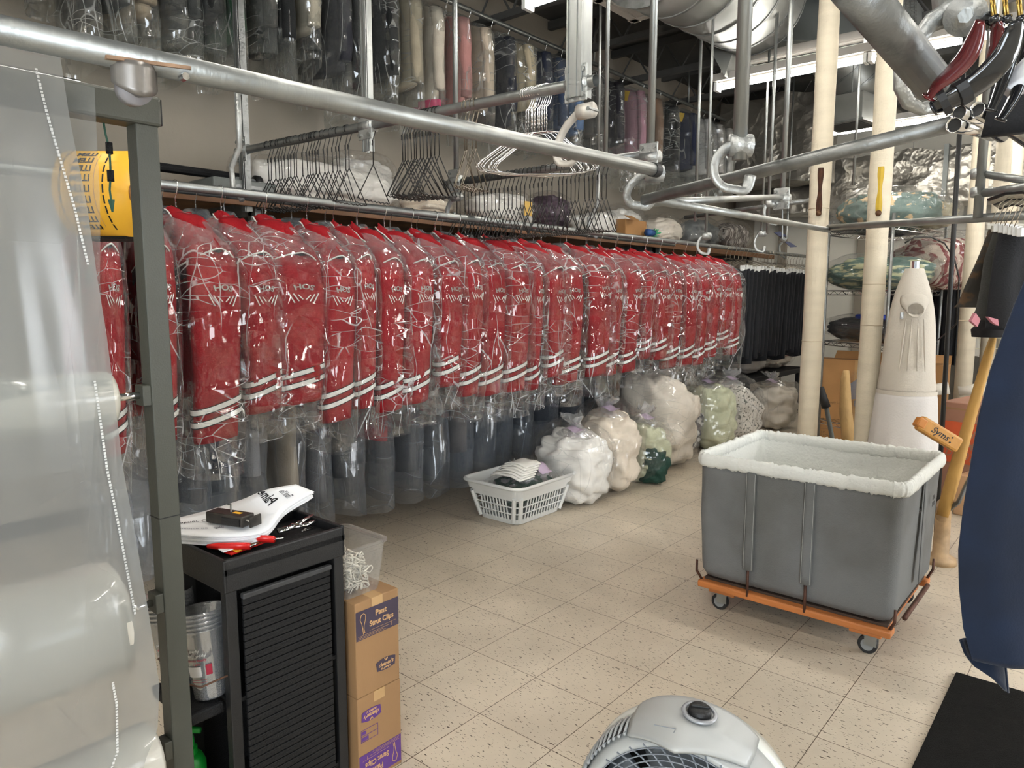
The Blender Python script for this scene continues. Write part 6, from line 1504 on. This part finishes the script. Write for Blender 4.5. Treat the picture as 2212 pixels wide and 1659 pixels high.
# ------------------------------------------------------------------ wire shelving and its load
def m_px(px, py, d): return at(px, py, d=d)
sA = at(1792, 480, d=6.6); sB = at(1930, 480, d=5.9); sC = at(2045, 480, d=6.6)
sA.z = sB.z = sC.z = 0
sD = sA+(sC-sB)
t = thing('wire_shelving', 'chrome wire shelving unit behind the posts and dress form', 'shelving', (sA+sC)/2)
for p_ in (sA, sB, sC, sD): MB().tube([p_, p_+V((0, 0, 2.08))], .0135, 12).build('upright', galvd, t, world=True, smooth=True)
lev = [at(1860, 492, d=6.2).z, at(1860, 628, d=6.2).z, at(1850, 745, d=6.2).z, .25]
for zl in lev:
    mb = MB()
    for a, b in ((sA, sB), (sB, sC), (sC, sD), (sD, sA)):
        mb.tube([a+V((0, 0, zl)), b+V((0, 0, zl))], .004, 6); mb.tube([a+V((0, 0, zl-.035)), b+V((0, 0, zl-.035))], .004, 6)
        n_ = 14
        for k in range(n_): mb.tube([a.lerp(b, k/n_)+V((0, 0, zl-(.035 if k % 2 else 0))), a.lerp(b, (k+1)/n_)+V((0, 0, zl-(0 if k % 2 else .035)))], .0022, 5)
    for k in range(24): mb.tube([sA.lerp(sD, k/23)+V((0, 0, zl+.004)), sB.lerp(sC, k/23)+V((0, 0, zl+.004))], .0022, 5)
    mb.build('wire_shelf', chrome, t, world=True)
def on_shelf(f, g, zl, dz=.008): p_ = sA.lerp(sB, f).lerp(sD.lerp(sC, f), g); return V((p_.x, p_.y, zl+dz))
flor = mat('floral_quilt', (.15, .21, .19), .8, 0, .1, 6, .3, 50, c2=(.65, .48, .28), stretch=(2, 2, 2), c2pos=(.56, .62))
check = mat('red_check_quilt', (.55, .46, .38), .8, 0, .1, 5, .2, 50, c2=(.22, .05, .05), stretch=(1, 9, 1), c2pos=(.5, .53))
grnq = mat('green_quilt', (.07, .13, .11), .8, 0, .1, 5, .3, 50, c2=(.42, .43, .26), stretch=(1, 1, 7), c2pos=(.50, .55))
rzs = math.atan2((sB-sA).y, (sB-sA).x)
for f, g, zl, size, m, lb in ((.5, .45, lev[0], (.95, .70, .36), flor, 'floral green quilt in plastic on top of the wire shelving'),
                               (1.0, .75, lev[0], (.35, .42, .28), mat('khaki_cloth', (.34, .30, .20), .8), 'khaki blanket in plastic behind the floral quilt on top'),
                               (.55, .30, lev[1], (1.0, .68, .30), grnq, 'green and cream quilt in plastic on the second wire shelf'),
                               (.95, .95, lev[1], (.85, .7, .50), check, 'red and cream checked quilt in plastic behind the green quilt'),
                               (.45, .4, lev[2], (.95, .62, .22), mat('black_bundle_cloth', (.012, .012, .014), .7), 'black folded cloth bundle on the third wire shelf'),
                               (.5, .4, lev[3], (.6, .42, .48), mat('grey_blue_bundle', (.30, .31, .36), .8), 'grey blue bundle low on the wire shelving behind the cardboard box')):
    bundle('bagged_quilt', lb, 'quilt', on_shelf(f, g, zl), size, m, seed=60+f*7+g*3+zl, rz=rzs, knot=False, folds=.035, group='bagged quilts on the wire shelving')
for f, m, lb in ((.18, blackc, 'black plastic covered garment behind the wire shelving'), (.42, mat('bright_red_cloth', (.55, .015, .015), .7), 'bright red cloth behind the wire shelving'), (.9, blackc, 'black garment behind the right of the wire shelving')):
    p_ = on_shelf(f, 1.25, 0, 0); t = thing('hanging_cloth', lb, 'cloth', (p_.x, p_.y, .85), 0, 'cloths hanging behind the wire shelving')
    mb = MB(); mb.grid(lambda u, v: V((p_.x, p_.y, .75+.75*v))+(sB-sA).normalized()*((u-.5)*.30)+(sD-sA).normalized()*(.02*sin(u*22)), 20, 6); mb.build('cloth_body', m, t, world=True, smooth=True, solid=.01)
t = thing('folded_blue_cloth', 'folded royal blue cloth on the black bundle in the wire shelving', 'cloth', on_shelf(.6, .3, lev[2], .2))
MB().box((0, 0, .03), (.34, .2, .04), Matrix.Rotation(rzs, 3, 'Z')).build('cloth_fold', mat('royal_blue_cloth', (.01, .03, .25), .7), t, bevel=.015)
# big flattened cardboard box behind the white posts
kb = at(1762, 957, z=0); kc_ = at(1905, 975, z=0)
kzt = at(1762, 772, d=(kb-CAM).dot(fw)).z
dirb = (kc_-kb).normalized(); nb_ = V((-dirb.y, dirb.x, 0))
t = thing('large_cardboard_box', 'large cardboard box on the floor behind the two white posts', 'box', (kb+kc_)/2)
a = kb-dirb*.02; b = kb+dirb*1.05
mb = MB(); mb.loft([[a, b, b+nb_*.16, a+nb_*.16], [p_+V((0, 0, kzt)) for p_ in (a, b, b+nb_*.16, a+nb_*.16)]]); mb.build('carton', cardb2, t, world=True, bevel=.006)
MB().loft([[a+dirb*.1+nb_*.16+V((0, 0, kzt-.01)), b+nb_*.16+V((0, 0, kzt-.01)), b+nb_*.17+V((0, 0, kzt-.01)), a+dirb*.1+nb_*.17+V((0, 0, kzt-.01))], [a+dirb*.12+nb_*.18+V((0, 0, kzt+.07)), b+nb_*.18+V((0, 0, kzt+.07)), b+nb_*.19+V((0, 0, kzt+.07)), a+dirb*.12+nb_*.19+V((0, 0, kzt+.07))]]).build('box_flap', cardb2, t, world=True)
MB().loft([[a+dirb*.33-nb_*.002+V((0, 0, .0)), a+dirb*.40-nb_*.002, a+dirb*.40-nb_*.001, a+dirb*.33-nb_*.001], [p_+V((0, 0, kzt)) for p_ in (a+dirb*.33-nb_*.002, a+dirb*.40-nb_*.002, a+dirb*.40-nb_*.001, a+dirb*.33-nb_*.001)]]).build('packing_tape', mat('shiny_tape', (.5, .31, .14)), t, world=True)
ff = frame(a+dirb*.12-nb_*.003+V((0, 0, kzt*.5)), dirb, (0, 0, 1)); text("Laundry Supply LLC", .03, 'box_print', mat('faded_box_ink', (.20, .12, .06), .8), t, ff, .0003)
f2 = frame(a+dirb*.08-nb_*.003+V((0, 0, .10)), dirb, (0, 0, 1)); text('14"\nCOTTON', .03, 'box_print', mat('faded_box_ink', (.20, .12, .06), .8), t, f2, .0003)
mb = MB()
for q0, q1 in (((-.09, -.05), (.09, -.05)), ((.09, -.05), (.09, .05)), ((.09, .05), (-.09, .05)), ((-.09, .05), (-.09, -.05))): mb.tube([f2(V((q0[0], q0[1], 0))), f2(V((q1[0], q1[1], 0)))], .0015, 4)
mb.build('print_frame', mat('faded_box_ink', (.2, .12, .06)), t, world=True)
# padded pole and crank handle between the posts
t = thing('padded_press_arm', 'tan padded press arm standing between the white posts', 'press arm', at(1840, 1010, d=4.9))
bt = at(1838, 985, d=5.15); tp_ = at(1828, 800, d=5.15); bt0 = V((bt.x, bt.y, 0))
MB().tube([bt0, bt, bt.lerp(tp_, .5)+rt*-.02, bt.lerp(tp_, .9)+rt*-.01, tp_], [.05, .048, .042, .032, .02], 14).build('padded_arm', mat('tan_padding', (.50, .32, .13), .8, 0, .1, 10, .4, 40), t, world=True, smooth=True)
t = thing('press_handle', 'grey lever with a black grip leaning between the white posts', 'lever', at(1800, 1000, d=5.0))
l0 = at(1805, 985, d=5.1); l1 = at(1785, 880, d=5.1); l2 = at(1770, 838, d=5.1)
MB().tube([V((l0.x+.03, l0.y, 0)), l0, l1], .022, 12, flat=.6).build('lever_bar', mat('grey_lever_paint', (.13, .14, .13), .5), t, world=True, smooth=True)
MB().tube([l1, l2], .030, 12).build('rubber_grip', rubber, t, world=True, smooth=True)

# ------------------------------------------------------------------ things at the far right
kb = at(2010, 1100, z=0)
t = thing('moving_box', 'brown moving box with an orange panel behind the press arm', 'box', (2.6, 4.4, 0))
q0 = at(2018, 1080, z=0); q1 = at(2135, 1105, z=0); dq = (q1-q0).normalized(); nq = V((-dq.y, dq.x, 0)); hz = at(2018, 862, d=(q0-CAM).dot(fw)).z
MB().loft([[q0, q0+dq*1.0, q0+dq*1.0+nq*.5, q0+nq*.5], [p_+V((0, 0, hz)) for p_ in (q0, q0+dq*1.0, q0+dq*1.0+nq*.5, q0+nq*.5)]]).build('carton', mat('rosy_cardboard', (.34, .17, .11), .8, 0, .06, 4), t, world=True, bevel=.006)
MB().loft([[q0-nq*.004+V((0, 0, hz*.93)), q0+dq*1.0-nq*.004+V((0, 0, hz*.93)), q0+dq*1.0+V((0, 0, hz*.93)), q0+V((0, 0, hz*.93))], [p_+V((0, 0, .012)) for p_ in (q0-nq*.004+V((0, 0, hz*.93)), q0+dq*1.0-nq*.004+V((0, 0, hz*.93)), q0+dq*1.0+V((0, 0, hz*.93)), q0+V((0, 0, hz*.93)))]]).build('box_seam', cardb, t, world=True)
ff = frame(q0+dq*.17-nq*.006+V((0, 0, hz*.60)), dq, (0, 0, 1)); mb = MB(); mb.prism([(-.16, -.13), (.16, -.13), (.16, .15), (-.16, .15)], 0, .002, ff); mb.build('orange_panel', mat('orange_print', (.60, .10, .03), .6), t, world=True)
text("THE\nHOME\nDEPOT", .085, 'panel_lettering', mat('rosy_cardboard', (.34, .17, .11)), t, lambda q: ff(V((q.x*.75*cos(.5)+q.y*sin(.5)*.7, q.y*cos(.5)-q.x*sin(.5)*.2, .003+q.z))), .0005, .001)
q0 = at(2058, 1110, z=0); t = thing('small_carton', 'small tan carton on the floor in front of the moving box', 'box', q0)
MB().loft([[q0, q0+dq*.26, q0+dq*.26+nq*.2, q0+nq*.2], [p_+V((0, 0, .26)) for p_ in (q0, q0+dq*.26, q0+dq*.26+nq*.2, q0+nq*.2)]]).build('carton', mat('tan_carton', (.46, .27, .14), .7), t, world=True, bevel=.006)
pp_ = at(2075, 800, d=6.0)
for k, (px, d_, r_) in enumerate(((2083, 6.0, .065), (2130, 7.0, .065), (2158, 7.6, .06))):
    p_ = at(px, 800, d=d_); t = thing('cream_column', 'cream painted round column in the right background, %s from the left' % ORD[k], 'column', (p_.x, p_.y, 0), 0, 'cream columns in the right background')
    MB().tube([V((p_.x, p_.y, 0)), V((p_.x, p_.y, ZC))], r_, 24).build('shaft', lag, t, world=True, smooth=True)
    MB().tube([V((p_.x, p_.y, 1.2)), V((p_.x, p_.y, 1.21))], r_+.003, 24).build('wrap_seam', mat('dark_seam_cloth', (.5, .4, .27)), t, world=True, smooth=True)
# steam press machine silhouette behind the dress form
t = thing('steam_press', 'dark steam pressing machine behind the dress form with padded bucks', 'press machine', at(2040, 860, d=6.3))
p_ = at(2040, 800, d=7.5); p_ = V((p_.x, p_.y, 0)); dm = mat('dark_machine_paint', (.06, .05, .035), .5, .2, .3, 8)
MB().box(p_+V((0, 0, .40)), (.5, .4, .8), Matrix.Rotation(-YAW, 3, 'Z')).build('machine_base', dm, t, world=True, bevel=.03)
MB().tube([p_+V((0, 0, .7)), p_+V((0, 0, 1.0))+rt*.05, p_+V((0, 0, 1.3)), p_+V((0, 0, 1.45))-rt*.1], [.14, .12, .10, .05], 14, flat=.8).build('press_head', dm, t, world=True, smooth=True)
MB().tube([p_+V((0, 0, 1.28))+rt*(-.15+.03*k)+V((0, 0, .04*sin(k*.35))) for k in range(12)], .03, 12).build('foil_hose', foil, t, world=True, smooth=True)
for k in range(2): MB().tube([at(1995+75*k, 845, d=6.0), at(2050+90*k, 838, d=5.9)], [.045, .05], 16).build('padded_buck', cf, t, world=True, smooth=True)
t = thing('cable', 'thin black hoop of cable above the checked quilt', 'cable', at(2000, 520, d=5.6))
MB().tube([at(1955, 525, d=5.6), at(1975, 512, d=5.6), at(2010, 512, d=5.6), at(2040, 525, d=5.6), at(2062, 560, d=5.6), at(2072, 600, d=5.6), at(2066, 700, d=5.6), on_shelf(1, 1, lev[2])], .006, 6).build('cable_loop', blackwire, t, world=True, smooth=True)
# wire rack crates at the far right
t = thing('wire_basket_rack', 'cream wire basket rack in the far right background', 'wire rack', at(2140, 780, d=7.5))
mb = MB(); cwm = mat('cream_wire', (.60, .55, .42), .5)
for k in range(7): mb.tube([at(2095+22*k, 730, d=7.5), at(2095+22*k, 845, d=7.5)], .006, 5)
for k in range(6): mb.tube([at(2095, 730+23*k, d=7.5), at(2230, 730+23*k, d=7.5)], .006, 5)
mb.build('wire_panel', cwm, t, world=True)
t = thing('plate_marker', 'pair of small dark blue plates on a rail, left of the white posts', 'marker', at(1690, 520, d=5.5))
for (a, b, c, d_) in (((1672, 502), (1685, 500), (1700, 510), (1687, 513)), ((1694, 521), (1705, 522), (1722, 533), (1708, 534))):
    q_ = [at(*x_, d=5.5) for x_ in (a, b, c, d_)]; MB().loft([q_, [z_+base_*.01 for z_ in q_]]).build('panel_leaf', mat('dark_blue_panel', (.02, .025, .06), .4), t, world=True)
MB().tube([at(1690, 516, d=5.3), at(1690, 442, d=5.28)], .006, 6).build('support_rod', galvd, t, world=True)
MB().tube([at(1686, 514, d=5.5), at(1696, 520, d=5.5)], .02, 8).build('panel_joint', galvd, t, world=True)
